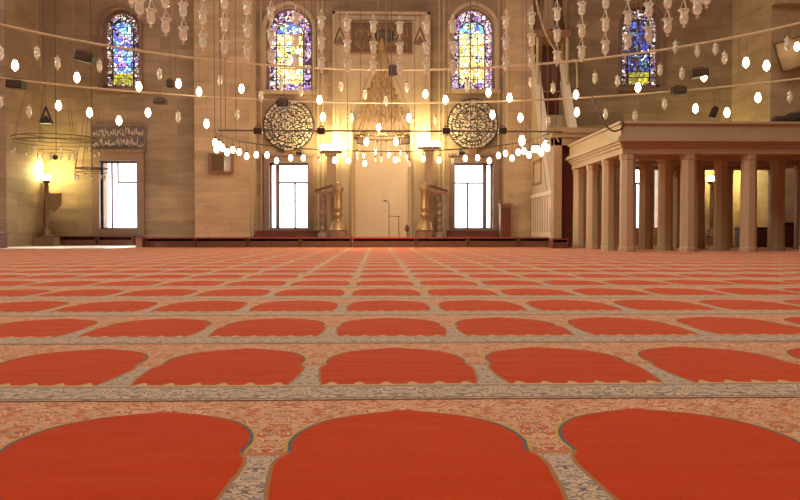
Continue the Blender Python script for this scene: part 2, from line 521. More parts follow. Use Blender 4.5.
# big dome piers at the frame edges
struct('trim_5', boxes((XL, xat(7, 26.5), 26.5, 29.4, 0, ZC)), 'stone')
struct('trim_6', boxes((xat(769, 27.0), XR, 27.0, YW, 0, ZC)), 'pier')
bm = boxes((xat(750, 28.6), xat(769, 28.6)+.3, 28.6, YW, 0, ZC)); struct('trim_7', bm, 'frame')  # dark stone stands in for the shaded side of the right pier
# cornice stub on the right pier
bm = boxes((xat(771, 26.8), XR, 26.7, 27.0, zat(4, 26.8, 785), zat(4, 26.8, 785)+.35)); struct('trim_8', bm, 'pier')
# string course
struct('trim_9', boxes((xat(31, YW), xat(195, YW), YW-.05, YW+.02, 0, .25)), 'frame')
# vertical mouldings beside the windows
bm = new()
for p in (256, 262, 318.5, 323, 439, 443.5, 498, 503):
    bx(bm, xat(p, YW)-.03, xat(p, YW)+.03, YW-.06, YW+.01, .3, ZC)
struct('trim_10', bm, 'marble')

# ------------------------------------------------------------------ mihrab
YM = 29.6
mx0, mx1 = xat(333, YM), xat(430, YM)
ncx = (xat(355, YM)+xat(408, YM))/2; nhw = (xat(408, YM)-xat(355, YM))/2
root = thing('mihrab', 'tall cream marble prayer niche in the middle of the far wall', 'prayer niche', (ncx, YM, 0))
zt_ = zat(12, YM); zn = zat(120, YM)      # niche springing
# frame slab: two jambs + stepped hood above the niche
bm = new()
bx(bm, mx0-ncx, -nhw, 0, .42, 0, zt_); bx(bm, nhw, mx1-ncx, 0, .42, 0, zt_)
steps = 9
ztop = zat(62, YM)
for k in range(steps):                     # corbelled rows closing the niche
    za = zn + (ztop-zn)*k/steps; zb = zn + (ztop-zn)*(k+1)/steps
    q = nhw*(1-(k+1)/steps)**.8 if k < steps-1 else 0
    bx(bm, -nhw, -q, 0, .42, za, zb)
    if q > 0 or True: bx(bm, q, nhw, 0, .42, za, zb)
bx(bm, -nhw, nhw, 0, .42, ztop, zt_)
obj('marble_frame', bm, 'marble', root)
bm = new()                                # curved niche back (five shallow facets)
pts = []
for i in range(11):
    a = PI*i/10
    pts.append((-nhw*math.cos(a), .06+.34*math.sin(a)))
for (xa, ya), (xb, yb) in zip(pts, pts[1:]):
    v = [bm.verts.new(c) for c in ((xa, ya, 0), (xb, yb, 0), (xb, yb, ztop), (xa, ya, ztop))]
    bm.faces.new(v)
obj('niche_back', bm, 'niche', root, smooth=False)
bm = new()                                # muqarnas cells as rows of small pendants
for k in range(steps-1):
    za = zn + (ztop-zn)*k/steps; q = nhw*(1-k/steps)**.8
    nn = max(2, int(9*(1-k/steps)))
    for i in range(nn):
        x = -q + 2*q*(i+.5)/nn
        lathe(bm, [(0, -.05), (.03, -.02), (.07, .05), (.09, .16), (0, .17)], 6, (x, .27+.05*math.cos(x/max(q, .1)*1.4), za))
obj('muqarnas_hood', bm, 'marble', root)
bm = new()                                # mouldings
for s, x in ((1, mx0-ncx), (-1, mx1-ncx)):
    for d_, w_, o_ in ((.0, .10, .08), (.22, .05, .05)):
        xa = x + s*d_; xb = x + s*(d_+w_)
        bx(bm, min(xa, xb), max(xa, xb), -o_, .02, 0, zt_)
bx(bm, mx0-ncx, mx1-ncx, -.08, .02, zt_-.1, zt_)
bx(bm, mx0-ncx+.22, mx1-ncx-.22, -.05, .02, zt_-.30, zt_-.25)
zz = zat(66, YM); bx(bm, -nhw, nhw, -.05, .02, zz-.05, zz+.02)
obj('moulding', bm, 'marble', root)
for s in (-1, 1):
    bm = new(); lathe(bm, [(.16, .0), (.16, .18), (.10, .26), (.085, .34), (.085, zn-.5), (.13, zn-.38), (.10, zn-.30), (.17, zn-.12), (.17, zn)], 16, (s*(nhw+.10), -.12, 0))
    obj('corner_column', bm, 'marble', root, smooth=True)

# ------------------------------------------------------------------ calligraphy
def script_strokes(bm, x0, x1, z0, z1, y, r, n, rnd, tall=True):
    h = z1-z0
    for i in range(n):
        x = x0 + (x1-x0)*(i+.5)/n + rnd.uniform(-.3, .3)*(x1-x0)/n
        k = rnd.random(); z = z0 + h*rnd.uniform(.08, .35)
        w = (x1-x0)/n
        if k < .40 and tall:
            tube(bm, [(x, y, z), (x+.05*w, y, z+h*.35), (x, y, min(z1, z+h*.62))], [r*.8, r*1.3, r*.6], 4)
        elif k < .7:
            tube(bm, [(x + w*.9*math.cos(t), y, z+h*.16 + h*.2*math.sin(t)) for t in [PI+PI*j/6 for j in range(7)]], r*1.1, 4)
        elif k < .88:
            zc = z0+h*rnd.uniform(.3, .75)
            tube(bm, [(x + w*.35*math.cos(t), y, zc + h*.1*math.sin(t)) for t in [2*PI*j/7 for j in range(7)]], r*.9, 4, True)
            tube(bm, [(x+w*.3, y, zc), (x+w*1.1, y, zc-h*.16)], r, 4)
        else:
            zc = z0+h*rnd.uniform(.2, .9); bx(bm, x-r*1.5, x+r*1.5, y-r, y+r, zc-r*1.5, zc+r*1.5)
rnd = random.Random(3)
# panel above the left lower window
r_ = R(92, 147, 125, 149)
root = thing('inscription_panel', 'grey rectangular calligraphy panel above the far left lower window', 'wall panel', ((r_[0]+r_[1])/2, YW, r_[2]))
hw_, hh = (r_[1]-r_[0])/2, r_[3]-r_[2]
obj('backing', boxes((-hw_, hw_, -.05, .0, 0, hh)), 'panel', root)
obj('border', boxes((-hw_, hw_, -.08, -.04, 0, .04), (-hw_, hw_, -.08, -.04, hh-.04, hh), (-hw_, -hw_+.04, -.08, -.04, .04, hh-.04), (hw_-.04, hw_, -.08, -.04, .04, hh-.04), (-hw_, hw_, -.07, -.04, hh*.48, hh*.51)), 'frame', root)
bm = new(); script_strokes(bm, -hw_+.08, hw_-.08, .05, hh*.5, -.06, .014, 38, rnd); script_strokes(bm, -hw_+.08, hw_-.08, hh*.5, hh-.06, -.06, .014, 38, rnd)
obj('calligraphy', bm, 'panelink', root)
# inscription over the mihrab
r_ = R(352, 411, 23, 52, YM-.05)
root = thing('inscription_panel', 'brown gilt-lettered calligraphy panel high over the central niche', 'wall panel', ((r_[0]+r_[1])/2, YM-.001, r_[2]))
hw_, hh = (r_[1]-r_[0])/2, r_[3]-r_[2]
obj('backing', boxes((-hw_, hw_, -.05, .0, 0, hh)), 'brownpanel', root)
obj('border', boxes((-hw_-.05, hw_+.05, -.10, -.0, -.05, .0), (-hw_-.05, hw_+.05, -.10, -.0, hh, hh+.05), (-hw_-.05, -hw_, -.10, -.0, .0, hh), (hw_, hw_+.05, -.10, -.0, .0, hh)), 'walnut', root)
bm = new()
script_strokes(bm, -hw_+.08, hw_-.08, .05, hh*.5, -.07, .018, 18, rnd); script_strokes(bm, -hw_+.08, hw_-.08, hh*.45, hh-.06, -.07, .018, 22, rnd)
obj('calligraphy', bm, 'goldtext', root)

def roundel(px, py, rad, label):
    c = at(px, py, YW); r = rad*YW/F
    root = thing('calligraphy_roundel', label, 'wall roundel', (c.x, YW-.04, c.z), 'calligraphy roundels over the lower windows')
    bm = new(); N = 40
    prism(bm, [(r*math.cos(2*PI*k/N), r*math.sin(2*PI*k/N)) for k in range(N)], -.05, 0.0)
    obj('disc', bm, 'discground', root)
    bm = new(); tube(bm, [(r*math.cos(2*PI*k/N), -.05, r*math.sin(2*PI*k/N)) for k in range(N)], .028, 6, True)
    obj('rim', bm, 'discink', root)
    bm = new()
    rr = random.Random(int(px))
    for ring, cnt, s in ((.92, 60, .055), (.78, 52, .06), (.64, 44, .06), (.50, 32, .055), (.37, 22, .05), (.25, 14, .045), (.12, 8, .04)):
        for k in range(cnt):
            a = 2*PI*(k+rr.random()*.5)/cnt; cx, cz = r*ring*math.cos(a), r*ring*math.sin(a)
            L = r*s*rr.uniform(1.2, 2.3); b0 = a + rr.uniform(-1.2, 1.6)
            tube(bm, [(cx + L*math.cos(b0+t)*(.5+.3*t), -.06, cz + L*math.sin(b0+t)*(.5+.2*t)) for t in (0, .7, 1.4, 2.1, 2.8)], [.008, .017, .019, .016, .006], 4)
    for ring in (.84, .68, .5):
        tube(bm, [(r*ring*math.cos(2*PI*k/N), -.055, r*ring*math.sin(2*PI*k/N)) for k in range(N)], .009, 4, True)
    obj('calligraphy', bm, 'discink', root)
    bm = boxes((-.16, .16, -.10, 0, -r-.22, -r+.02)); obj('bracket', bm, 'walnut', root)
roundel(289, 125.5, 25, 'round lattice calligraphy disc above the window left of the niche')
roundel(472.5, 124.5, 25, 'round lattice calligraphy disc above the window right of the niche')

# ------------------------------------------------------------------ low shoe racks along the wall
def rack(px0, px1, Yf, label, h=.33, depth=.6, red=True, group='low wooden racks in a row before the far wall'):
    x0, x1 = xat(px0, Yf)+.015, xat(px1, Yf)-.015
    w = x1-x0
    root = thing('low_rack', label, 'rack', ((x0+x1)/2, Yf+depth/2, 0), group)
    hw = w/2; d = depth/2
    obj('top_board', boxes((-hw, hw, -d, d, h-.035, h)), 'redwood', root)
    obj('lower_shelf', boxes((-hw+.04, hw-.04, -d+.05, d, .05, .08)), 'wood', root)
    obj('back_panel', boxes((-hw+.04, hw-.04, d-.03, d, .08, h-.035)), 'wood', root)
    obj('front_panel', boxes((-hw+.04, hw-.04, -d+.03, -d+.06, .0, h*.62)), 'wood', root)
    for s in (-1, 1):
        xa = s*hw; xb = s*(hw-.04)
        obj('end_panel', boxes((min(xa, xb), max(xa, xb), -d, d, 0, h-.035)), 'redwood', root)
    if red:
        obj('edging', boxes((-hw, hw, -d-.012, -d, h-.045, h+.005)), 'redcloth' if 'bright red' in label else 'rededge', root)
    return root
seg = [(144, 195.5, 'low dark red wooden rack, leftmost of the long front row'),
       (195.5, 248, 'low dark red wooden rack in front of the left stone pier'),
       (248, 300, 'low dark red wooden rack before the left half of the window left of the niche'),
       (300, 352, 'low dark red wooden rack before the brass candlestick left of the niche'),
       (352, 416, 'wider low rack with bright red edge directly before the niche'),
       (416, 468, 'low dark red wooden rack before the brass candlestick right of the niche'),
       (468, 519, 'low dark red wooden rack before the narrow wooden cabinet'),
       (519, 550, 'low dark red wooden rack left of the pulpit gate')]
for a_, b_, l_ in seg: rack(a_, b_, 26.2, l_)
rack(552, 569, 24.2, 'short low rack at the foot of the pulpit gate', .31, .5)
# end return
x0 = xat(134, 26.0)
root = thing('low_rack', 'short end box at the left tip of the front rack row', 'rack', ((x0+xat(144, 26.0))/2, 26.4, 0), 'low wooden racks in a row before the far wall')
hw_ = (xat(144, 26.0)-x0)/2-.06
obj('box_body', boxes((-hw_, hw_, -.4, .4, 0, .31)), 'wood', root); obj('top_board', boxes((-hw_, hw_, -.42, .42, .31, .345)), 'redwood', root)
rack(58, 96, 29.2, 'low rack against the wall right of the far left candlestick', .36, .5, False)
rack(97, 133, 29.2, 'low rack against the wall below the far left lower window', .36, .5, False)
def chest(px0, px1, label):
    Yf = 29.3; x0, x1 = xat(px0, Yf), xat(px1, Yf); hw = (x1-x0)/2
    root = thing('low_cabinet', label, 'cabinet', ((x0+x1)/2, Yf, 0), 'cabinets under the windows beside the niche')
    obj('body', boxes((-hw, hw, 0, .5, 0, .52)), 'wood', root)
    obj('top_board', boxes((-hw-.03, hw+.03, -.03, .5, .52, .56)), 'redwood', root)
    for k in range(3):
        a = -hw+.04+k*(2*hw-.08)/3; b = a+(2*hw-.08)/3-.03
        dd = obj('door', boxes((a, b, -.02, 0, .05, .48)), 'redwood', root)
        obj('knob', boxes((b-.08, b-.05, -.045, -.02, .25, .28)), 'brass', dd)
chest(256, 318, 'long low wooden cabinet under the window left of the niche')
chest(448, 496.5, 'long low wooden cabinet under the window right of the niche')
# tall narrow cabinet right of right window
Yf = 29.0; x0, x1 = xat(500.5, Yf), xat(511, Yf); hw_ = (x1-x0)/2; h_ = zat(205, Yf)
root = thing('wooden_cabinet', 'narrow tall reddish wooden cabinet right of the right lower window', 'cabinet', ((x0+x1)/2, Yf, 0))
obj('body', boxes((-hw_, hw_, 0, .40, 0, h_)), 'walnut', root); obj('top_board', boxes((-hw_-.04, hw_+.04, -.04, .40, h_, h_+.06)), 'walnut', root)
obj('door', boxes((-hw_+.03, hw_-.03, -.025, 0, .1, h_-.08)), 'redwood', root)
# dark red object at left edge
c = at(2, 250, 24.0)
root = thing('shoe_stand', 'dark red wooden stand cut off by the left frame edge', 'stand', (xat(0, 24.5), 24.5, 0))
obj('body', boxes((-1.0, .10, -.3, .3, 0, .44)), 'redwood', root, bevel=.03); obj('top_board', boxes((-1.05, .13, -.33, .33, .44, .50)), 'wood', root, bevel=.015)
# display case on left pier
r_ = R(209, 234, 153.5, 173, 29.4)
hw_, hh = (r_[1]-r_[0])/2, r_[3]-r_[2]
root = thing('wall_case', 'small wooden glass-fronted wall case hung on the left pier', 'display case', ((r_[0]+r_[1])/2, 29.45, r_[2]))
obj('case_body', boxes((-hw_, hw_, -.12, 0, 0, hh)), 'walnut', root)
obj('case_frame', boxes((-hw_, hw_, -.16, -.12, 0, .07), (-hw_, hw_, -.16, -.12, hh-.07, hh), (-hw_, -hw_+.12, -.16, -.12, .07, hh-.07), (hw_-.09, hw_, -.16, -.12, .07, hh-.07), (.10, .13, -.16, -.12, .07, hh-.07)), 'walnut', root)
obj('glass_front', boxes((-hw_+.12, .10, -.135, -.125, .07, hh-.07)), 'bronze', root)
obj('glass_door', boxes((.13, hw_-.09, -.14, -.125, .07, hh-.07)), 'mirror', root)

# ------------------------------------------------------------------ candlesticks
def big_candlestick(px, label):
    Y = 28.4; c = at(px, 233, Y)
    root = thing('brass_candlestick', label, 'candlestick', (c.x, Y, 0), 'large brass candlesticks flanking the niche')
    zb = zat(232, Y)
    bm = new(); lathe(bm, [(0, 0), (.33, 0), (.33, zb), (.31, zb+.03), (0, zb+.03)], 8); obj('plinth', bm, 'frame', root)
    bm = new(); lathe(bm, [(0, zb+.03), (.32, zb+.03), (.33, zb+.10), (.26, zb+.16), (.24, zb+.34), (.15, zb+.40), (0, zb+.40)], 20); obj('base', bm, 'brass', root, smooth=True)
    bm = new(); z = zb+.40; lathe(bm, [(.10, z), (.07, z+.06), (.15, z+.16), (.16, z+.24), (.08, z+.32), (.13, z+.38), (.16, z+.42), (0, z+.42)], 18); obj('stem', bm, 'brass', root, smooth=True)
    z = z+.42; bm = new(); lathe(bm, [(0, z), (.155, z), (.155, z+.05), (.14, z+.08), (.145, z+.62), (.19, z+.70), (.20, z+.76), (0, z+.76)], 20); obj('socket', bm, 'brass', root, smooth=True)
    bm = new(); lathe(bm, [(.12, z+.76), (.12, z+.88), (.05, z+.96), (0, z+.98)], 14); obj('candle_stump', bm, 'wax', root, smooth=True)
    return root
big_candlestick(338.5, 'large golden brass candlestick left of the central niche')
big_candlestick(424.5, 'large golden brass candlestick right of the central niche')
def spindle(px, label, s):
    Y = 28.45; c = at(px, 233, Y)
    root = thing('turned_stand', label, 'stand', (c.x, Y, 0), 'turned stands beside the brass candlesticks')
    bm = new(); z = 0; prof = [(0, 0), (.20, 0), (.20, .45), (.07, .5)]
    for k in range(5):
        z = .5 + k*.27; prof += [(.045, z), (.11, z+.10), (.12, z+.14), (.05, z+.22)]
    z = .5+5*.27; prof += [(.04, z), (.04, z+.05), (0, z+.05)]
    lathe(bm, prof, 14); obj('spindle', bm, 'frame', root, smooth=True)
    bm = new()
    prism(bm, [(-.24, z+.03), (.24, z+.03), (.30, z+.10), (-.30, z+.10)], -.2, .2); obj('book_rest', bm, 'walnut', root)
    bm = new(); prism(bm, [(s*.28, z+.10), (s*.30, z+.16), (s*-.34, z+.36), (s*-.36, z+.30)], -.18, .18); obj('sloping_board', bm, 'wood', root)
spindle(323, 'slender turned stand left of the left brass candlestick', -1)
spindle(439.5, 'slender turned stand right of the right brass candlestick', 1)

# flood lamps: column post with a lamp head that washes the wall
def flood(px, py, Y, label, power, col, wide=False):
    c = at(px, py, Y)
    root = thing('flood_lamp', label, 'lamp', (c.x, Y, 0), 'glowing wall flood lamps')
    if wide:
        obj('post', boxes((-.15, .15, -.12, .12, .12, c.z-.2), (-.2, .2, -.17, .17, 0, .12), (-.2, .2, -.17, .17, c.z-.2, c.z-.12)), 'wallpost', root)
    else:
        bm = new(); lathe(bm, [(0, 0), (.16, 0), (.16, .05), (.03, .09), (.028, c.z-.12), (0, c.z-.12)], 12); obj('post', bm, 'bronze', root, smooth=True)
    bm = new()
    if wide: bx(bm, -.4, .4, -.12, .12, c.z-.12, c.z-.03)
    else: lathe(bm, [(0, c.z-.12), (.10, c.z-.12), (.14, c.z-.02), (.14, c.z+.0), (0, c.z+.0)], 16)
    obj('lamp_housing', bm, 'bronze', root, smooth=not wide)
    bm = new()
    if wide: tube(bm, [(-.42, 0, c.z+.08), (-.36, 0, c.z+.08), (.36, 0, c.z+.08), (.42, 0, c.z+.08)], [.05, .105, .105, .05], 12)
    else: lathe(bm, [(.12, c.z), (.15, c.z+.08), (.12, c.z+.17), (0, c.z+.20)], 16)
    obj('lamp_glass', bm, 'flood', root, smooth=True)
    l = bpy.data.lights.new('flood_light', 'POINT'); l.energy = power; l.color = col; l.shadow_soft_size = .12
    o = bpy.data.objects.new('flood_light', l); COL.objects.link(o); o.parent = root; o.location = (0, -.02, c.z+.34)
YL = (1, .80, .36)
flood(331, 150, 29.05, 'brightly glowing flood lamp on a post left of the niche', 135, YL, True)
flood(429, 146, 29.05, 'brightly glowing flood lamp on a post right of the niche', 120, YL, True)
flood(46.5, 180, 29.2, 'glowing yellow-green lamp over the far left candlestick', 150, (1, .86, .30))
flood(711, 181, 29.2, 'glowing yellow-green lamp seen between the gallery columns', 130, (1, .86, .30))

def dark_candlestick(px, label, flag=True):
    Y = 28.7; c = at(px, 237, Y)
    root = thing('dark_candlestick', label, 'candlestick', (c.x, Y, 0), 'dark tall candlesticks in the side bays')
    zt = zat(184, Y)
    bm = new(); bx(bm, -.36, .36, -.3, .3, 0, .32); obj('plinth', bm, 'frame', root)
    bm = new(); lathe(bm, [(0, .32), (.28, .32), (.28, .38), (.16, .46), (.20, .56), (.10, .64), (.07, .75), (.12, .85), (.07, .95), (.12, 1.03), (0, 1.03)], 16); obj('base', bm, 'bronze', root, smooth=True)
    bm = new(); lathe(bm, [(.09, 1.03), (.09, zt), (0, zt)], 14); obj('candle', bm, 'bronze', root, smooth=True)
    if flag:
        bm = new(); prism(bm, [(.08, zt-.36), (.56, zt-.34), (.55, zt-.75), (.36, zt-1.0), (.08, zt-.9)], -.05, .02); obj('hanging_cloth', bm, 'cloth', root)
dark_candlestick(46.5, 'tall dark candlestick with a hanging brown cloth in the left bay')
dark_candlestick(712, 'tall dark candlestick seen between the gallery columns', True)

# microphone stand in front of niche
c = at(389, 236, 28.9)
root = thing('microphone_stand', 'thin dark microphone stand inside the niche', 'stand', (c.x, 28.9, 0))
zt = zat(201, 28.9); zc = zat(216, 28.9)
bm = new(); lathe(bm, [(0, 0), (.16, 0), (.15, .03), (.02, .05), (0, .05)], 12); obj('base', bm, 'black', root)
bm = new(); tube(bm, [(0, 0, .04), (0, 0, zt-.1), (-.05, 0, zt), (-.12, 0, zt+.02)], .014, 6); obj('pole', bm, 'iron', root)
bm = new(); tube(bm, [(0, 0, zc), (.42, 0, zc-.02)], .014, 6); obj('boom', bm, 'iron', root)
bm = new(); tube(bm, [(.36, .03, 0), (.36, .03, zc-.04)], .014, 6); obj('prop', bm, 'iron', root)
bm = new(); tube(bm, [(-.12, 0, zt+.02), (-.2, 0, zt)], .025, 8); obj('microphone', bm, 'black', root)
c = at(407, 236, 28.95)
root = thing('incense_stand', 'small dark stand at the right edge of the niche', 'stand', (c.x, 28.95, 0))
bm = new(); lathe(bm, [(0, 0), (.13, 0), (.12, .03), (.02, .06), (.02, .5), (.07, .56), (.09, .68), (.04, .74), (0, .8)], 12); obj('body', bm, 'bronze', root, smooth=True)

# ------------------------------------------------------------------ minbar (pulpit)
XM = 5.72
yn, yf = 25.55, 29.3
root = thing('minbar', 'tall pale marble pulpit with steep stair right of the niche', 'pulpit', (XM, yn, 0))
wm = 1.15
def yz_prism(bm, poly, x0, x1):
    a = [bm.verts.new((x0, y, z)) for y, z in poly]; b = [bm.verts.new((x1, y, z)) for y, z in poly]
    bm.faces.new(a); bm.faces.new(b[::-1])
    for i in range(len(poly)):
        j = (i+1) % len(poly); bm.faces.new((a[i], b[i], b[j], a[j]))
L = yf-yn
ztopm = 5.9
s_line = lambda y: .75 + (ztopm-.75)*(y/(L-.35))
for s, x in ((0, 0), (1, wm-.14)):
    # lower arcade with slots
    bm = new()
    bx(bm, x, x+.14, .0, L, 0, .50)
    n = 8
    for k in range(n+1):
        y = .35 + (L-.5)*k/n
        bx(bm, x, x+.035, y-.09, y+.09, .50, 1.75)
    bx(bm, x-.03, x+.17, .3, L, 1.75, 1.88)
    obj('arcade', bm, 'bright', root)
    obj('arcade_shade', boxes((x+.04, x+.10, .3, L, .5, 1.75)), 'wood', root)  # dark sheet stands in for the shade inside the slots
    bm = new(); yz_prism(bm, [(1.05, 1.88), (L, 1.88), (L, ztopm-.3), (L-.4, ztopm-.3)], x, x+.14)
    obj('side_panel', bm, 'marble', root)
    bm = new()
    yz_prism(bm, [(1.9, 2.2), (3.3, 2.2), (3.3, 2.28), (1.9, 2.28)], x-.03, x)
    yz_prism(bm, [(1.9, 3.0), (3.3, 3.0), (3.3, 3.08), (1.9, 3.08)], x-.03, x)
    yz_prism(bm, [(1.9, 2.2), (1.98, 2.2), (1.98, 3.08), (1.9, 3.08)], x-.03, x)
    yz_prism(bm, [(3.22, 2.2), (3.3, 2.2), (3.3, 3.08), (3.22, 3.08)], x-.03, x)
    obj('panel_moulding', bm, 'frame', root)
    bm = new()                                    # sloping balustrade
    for dz0, dz1, e_ in ((0, .14, .03), (.62, .80, .05)):
        yz_prism(bm, [(.15, s_line(.15)+dz0), (L-.35, s_line(L-.35)+dz0), (L-.35, s_line(L-.35)+dz1), (.15, s_line(.15)+dz1)], x-e_, x+.14+e_)
    for k in range(16):
        y = .2 + (L-.7)*k/15
        bx(bm, x+.04, x+.10, y-.03, y+.03, s_line(y)+.1, s_line(y)+.66)
    obj('railing', bm, 'bright', root)
bm = new()
for k in range(14):
    y = .2+k*(L-.6)/14; bx(bm, .14, wm-.14, y, y+(L-.6)/14+.02, 0, .3+k*(ztopm-1.2)/14+.1)
obj('steps', bm, 'marble', root)
zg = zat(129, yn, 565)
for s in (0, 1):
    x = -.06 + s*(wm-.16)
    obj('gate_post', boxes((x, x+.28, -.25, .15, 0, zg-.3)), 'wallpost', root, bevel=.02)
obj('gate_lintel', boxes((-.06, wm+.06, -.25, .15, zg-.55, zg-.3), (-.14, wm+.14, -.32, .22, zg-.3, zg-.16), (-.22, wm+.22, -.38, .28, zg-.16, zg)), 'wallpost', root)
obj('curtain', boxes((.22, wm-.22, -.02, .03, .1, zg-.55)), 'curtain', root)
# kiosk at the top with red cloth and dark pointed cap
for x in (.04, wm-.04):
    for y in (L-.9, L-.1):
        bm = new(); tube(bm, [(x, y, ztopm-.3), (x, y, ztopm+1.6)], .06, 8); obj('kiosk_post', bm, 'marble', root)
bm = boxes((-.08, wm+.08, L-1.0, L, ztopm+1.6, ztopm+1.85))
obj('kiosk_cornice', bm, 'walnut', root)
bm = new(); lathe(bm, [(.6, 0), (.5, .4), (.1, 3.2), (0, 3.5)], 8, (wm/2, L-.5, ztopm+1.85)); obj('kiosk_cap', bm, 'bronze', root)
# dark board and red hanging beside the pier (right of the stair)
r_ = R(537, 560, 92, 128, 29.35)
o = obj('red_hanging', boxes((-(r_[1]-r_[0])/2, (r_[1]-r_[0])/2, -.04, 0, -(r_[3]-r_[2]), 0)), 'curtain', None, ((r_[0]+r_[1])/2, 29.44, r_[3]))
tag(o, 'dark red cloth hanging on the pier behind the pulpit', 'hanging')
r_ = R(533, 561, -6, 40, 29.35)
root = thing('carved_panel', 'dark carved wooden panel high on the pier right of the pulpit', 'wall panel', ((r_[0]+r_[1])/2, 29.42, r_[2]))
hw_, hh = (r_[1]-r_[0])/2, r_[3]-r_[2]
obj('board', boxes((-hw_, hw_, -.08, 0, 0, hh)), 'wood', root)
bm = new(); script_strokes(bm, -hw_+.1, hw_-.1, .1, hh-.1, -.1, .03, 14, rnd); obj('carving', bm, 'walnut', root)
obj('shelf', boxes((-hw_-.05, hw_+.05, -.11, 0, -.1, 0)), 'walnut', root)
r_ = R(534, 560, 46, 90, 29.35)
o = obj('dark_hanging', boxes((-(r_[1]-r_[0])/2, (r_[1]-r_[0])/2, -.03, 0, -(r_[3]-r_[2]), 0)), 'wood', None, ((r_[0]+r_[1])/2, 29.44, r_[3]))
tag(o, 'dark brown board below the carved panel, above the red hanging', 'wall panel')

# ------------------------------------------------------------------ muezzin gallery
GX, GY = 6.36, 19.95
dx, dy = 1.56, 1.60
NX, NY = 5, 4
ztg = zat(154.5, GY, 700)
root = thing('muezzin_gallery', 'square marble gallery raised on many columns at the right', 'gallery', (GX, GY, 0))
colw = .188
for j in range(NY):
    for i in range(NX):
        bm = new()
        n = 8; c_ = (i*dx, j*dy, 0)
        def octo(r, z): return [bm.verts.new((c_[0]+r*math.cos(PI/8+k*PI/4)*1.08, c_[1]+r*math.sin(PI/8+k*PI/4)*1.08, z)) for k in range(8)]
        prof = [(colw+.012, 0), (colw+.012, .10), (colw, .13), (colw-.012, ztg-.16), (colw+.005, ztg-.13), (colw+.005, ztg)]
        rs = [octo(r, z) for r, z in prof]
        bm.faces.new(rs[0][::-1]); bm.faces.new(rs[-1])
        for a, b_ in zip(rs, rs[1:]):
            for k in range(8): bm.faces.new((a[k], a[(k+1) % 8], b_[(k+1) % 8], b_[k]))
        obj('column', bm, 'gallery', root)
gx1 = (NX-1)*dx; gy1 = (NY-1)*dy
def ringbox(bm, o, i_, z0, z1):
    """hollow rectangular band: outset o, inset i_"""
    x0, x1, y0, y1 = -o, gx1+o, -o, gy1+o
    bx(bm, x0, x1, y0, -i_+.0, z0, z1) if i_ < 0 else bx(bm, x0, x1, y0, i_, z0, z1)
    bx(bm, x0, x1, gy1-i_, y1, z0, z1)
    bx(bm, x0, i_, i_, gy1-i_, z0, z1); bx(bm, gx1-i_, x1, i_, gy1-i_, z0, z1)
bm = new(); ringbox(bm, .20, .18, ztg, ztg+.16)
for j in range(1, NY-1): bx(bm, .18, gx1-.18, j*dy-.15, j*dy+.15, ztg, ztg+.16)
obj('architrave', bm, 'gallery', root)
obj('floor_slab', boxes((-.2, gx1+.2, -.2, gy1+.2, ztg+.16, ztg+.24)), 'gallery', root)
zp = zat(122, GY-.3, 700)
bm = new()
for o_, a, b_ in ((.24, .16, .24), (.29, .24, .30), (.36, .30, .37), (.33, .37, .42)): ringbox(bm, o_, .1, ztg+a, ztg+b_)
obj('cornice', bm, 'gallery', root)
bm = new(); ringbox(bm, .26, -.14+.2, ztg+.42, zp-.05)
obj('parapet', bm, 'gallery', root)
bm = new(); ringbox(bm, .31, .0, zp-.05, zp+.02)
obj('coping', bm, 'gallery', root, bevel=.01)
# curtain rail and things left under / behind the gallery
c = at(778, 119, 21.0)
bm = new()
for q, (x, y, z, r) in enumerate([(0, 0, 0, .36), (-.35, .05, -.06, .26), (.35, .1, -.05, .28), (.1, -.1, .08, .25), (.62, 0, -.1, .18)]):
    bmesh.ops.create_icosphere(bm, subdivisions=2, radius=r, matrix=Matrix.Translation((x, y, max(z, -.02)+.1)) @ Matrix.Diagonal((1.1, .8, .55, 1)))
for v in bm.verts:
    v.co += Vector((math.sin(v.co.x*17+v.co.z*9), math.cos(v.co.y*13), math.sin(v.co.x*23)))*.018
    v.co.z = max(v.co.z, 0)
o = obj('folded_coats', bm, 'dkcloth', None, (c.x, 20.6, zp-.02), smooth=True); o.location = (c.x, 20.1, zp+.02); tag(o, 'dark heap of cloth lying on the gallery parapet', 'cloth heap')
# low dark chest at the back under gallery
for k, (px0, px1, l_) in enumerate(((743, 770, 'dark low chest behind the gallery columns, left one'), (778, 800, 'dark low chest at the right edge behind the gallery columns'))):
    Y = 26.0; x0, x1 = xat(px0, Y), xat(px1, Y); hw_ = (x1-x0)/2
    rt = thing('storage_chest', l_, 'chest', ((x0+x1)/2, Y, 0), 'dark chests behind the gallery')
    obj('body', boxes((-hw_, hw_, 0, .6, 0, .75 if k else .6)), 'wood', rt, bevel=.02); obj('lid', boxes((-hw_-.03, hw_+.03, -.03, .63, .75 if k else .6, .82 if k else .67)), 'black', rt, bevel=.02)

# tilted framed board upper right
c = at(792, 54, 26.4)
root = thing('framed_board', 'tan square board with dark frame, tilted, at the upper right pier', 'board', (c.x, 26.4, c.z))
root.rotation_euler = (0, math.radians(-17), 0)
s_ = .47
obj('board', boxes((-s_, s_*1.15, 0, .05, -s_, s_)), 'tan', root)
obj('frame', boxes((-s_-.04, s_*1.15+.04, -.04, .05, -s_-.04, -s_), (-s_-.04, s_*1.15+.04, -.04, .05, s_, s_+.04), (-s_-.04, -s_, -.04, .05, -s_, s_), (s_*1.15, s_*1.15+.04, -.04, .05, -s_, s_)), 'bronze', root)
bm = new(); tube(bm, [(0, .05, s_), (0, .58, s_)], .02); obj('hanger', bm, 'iron', root)

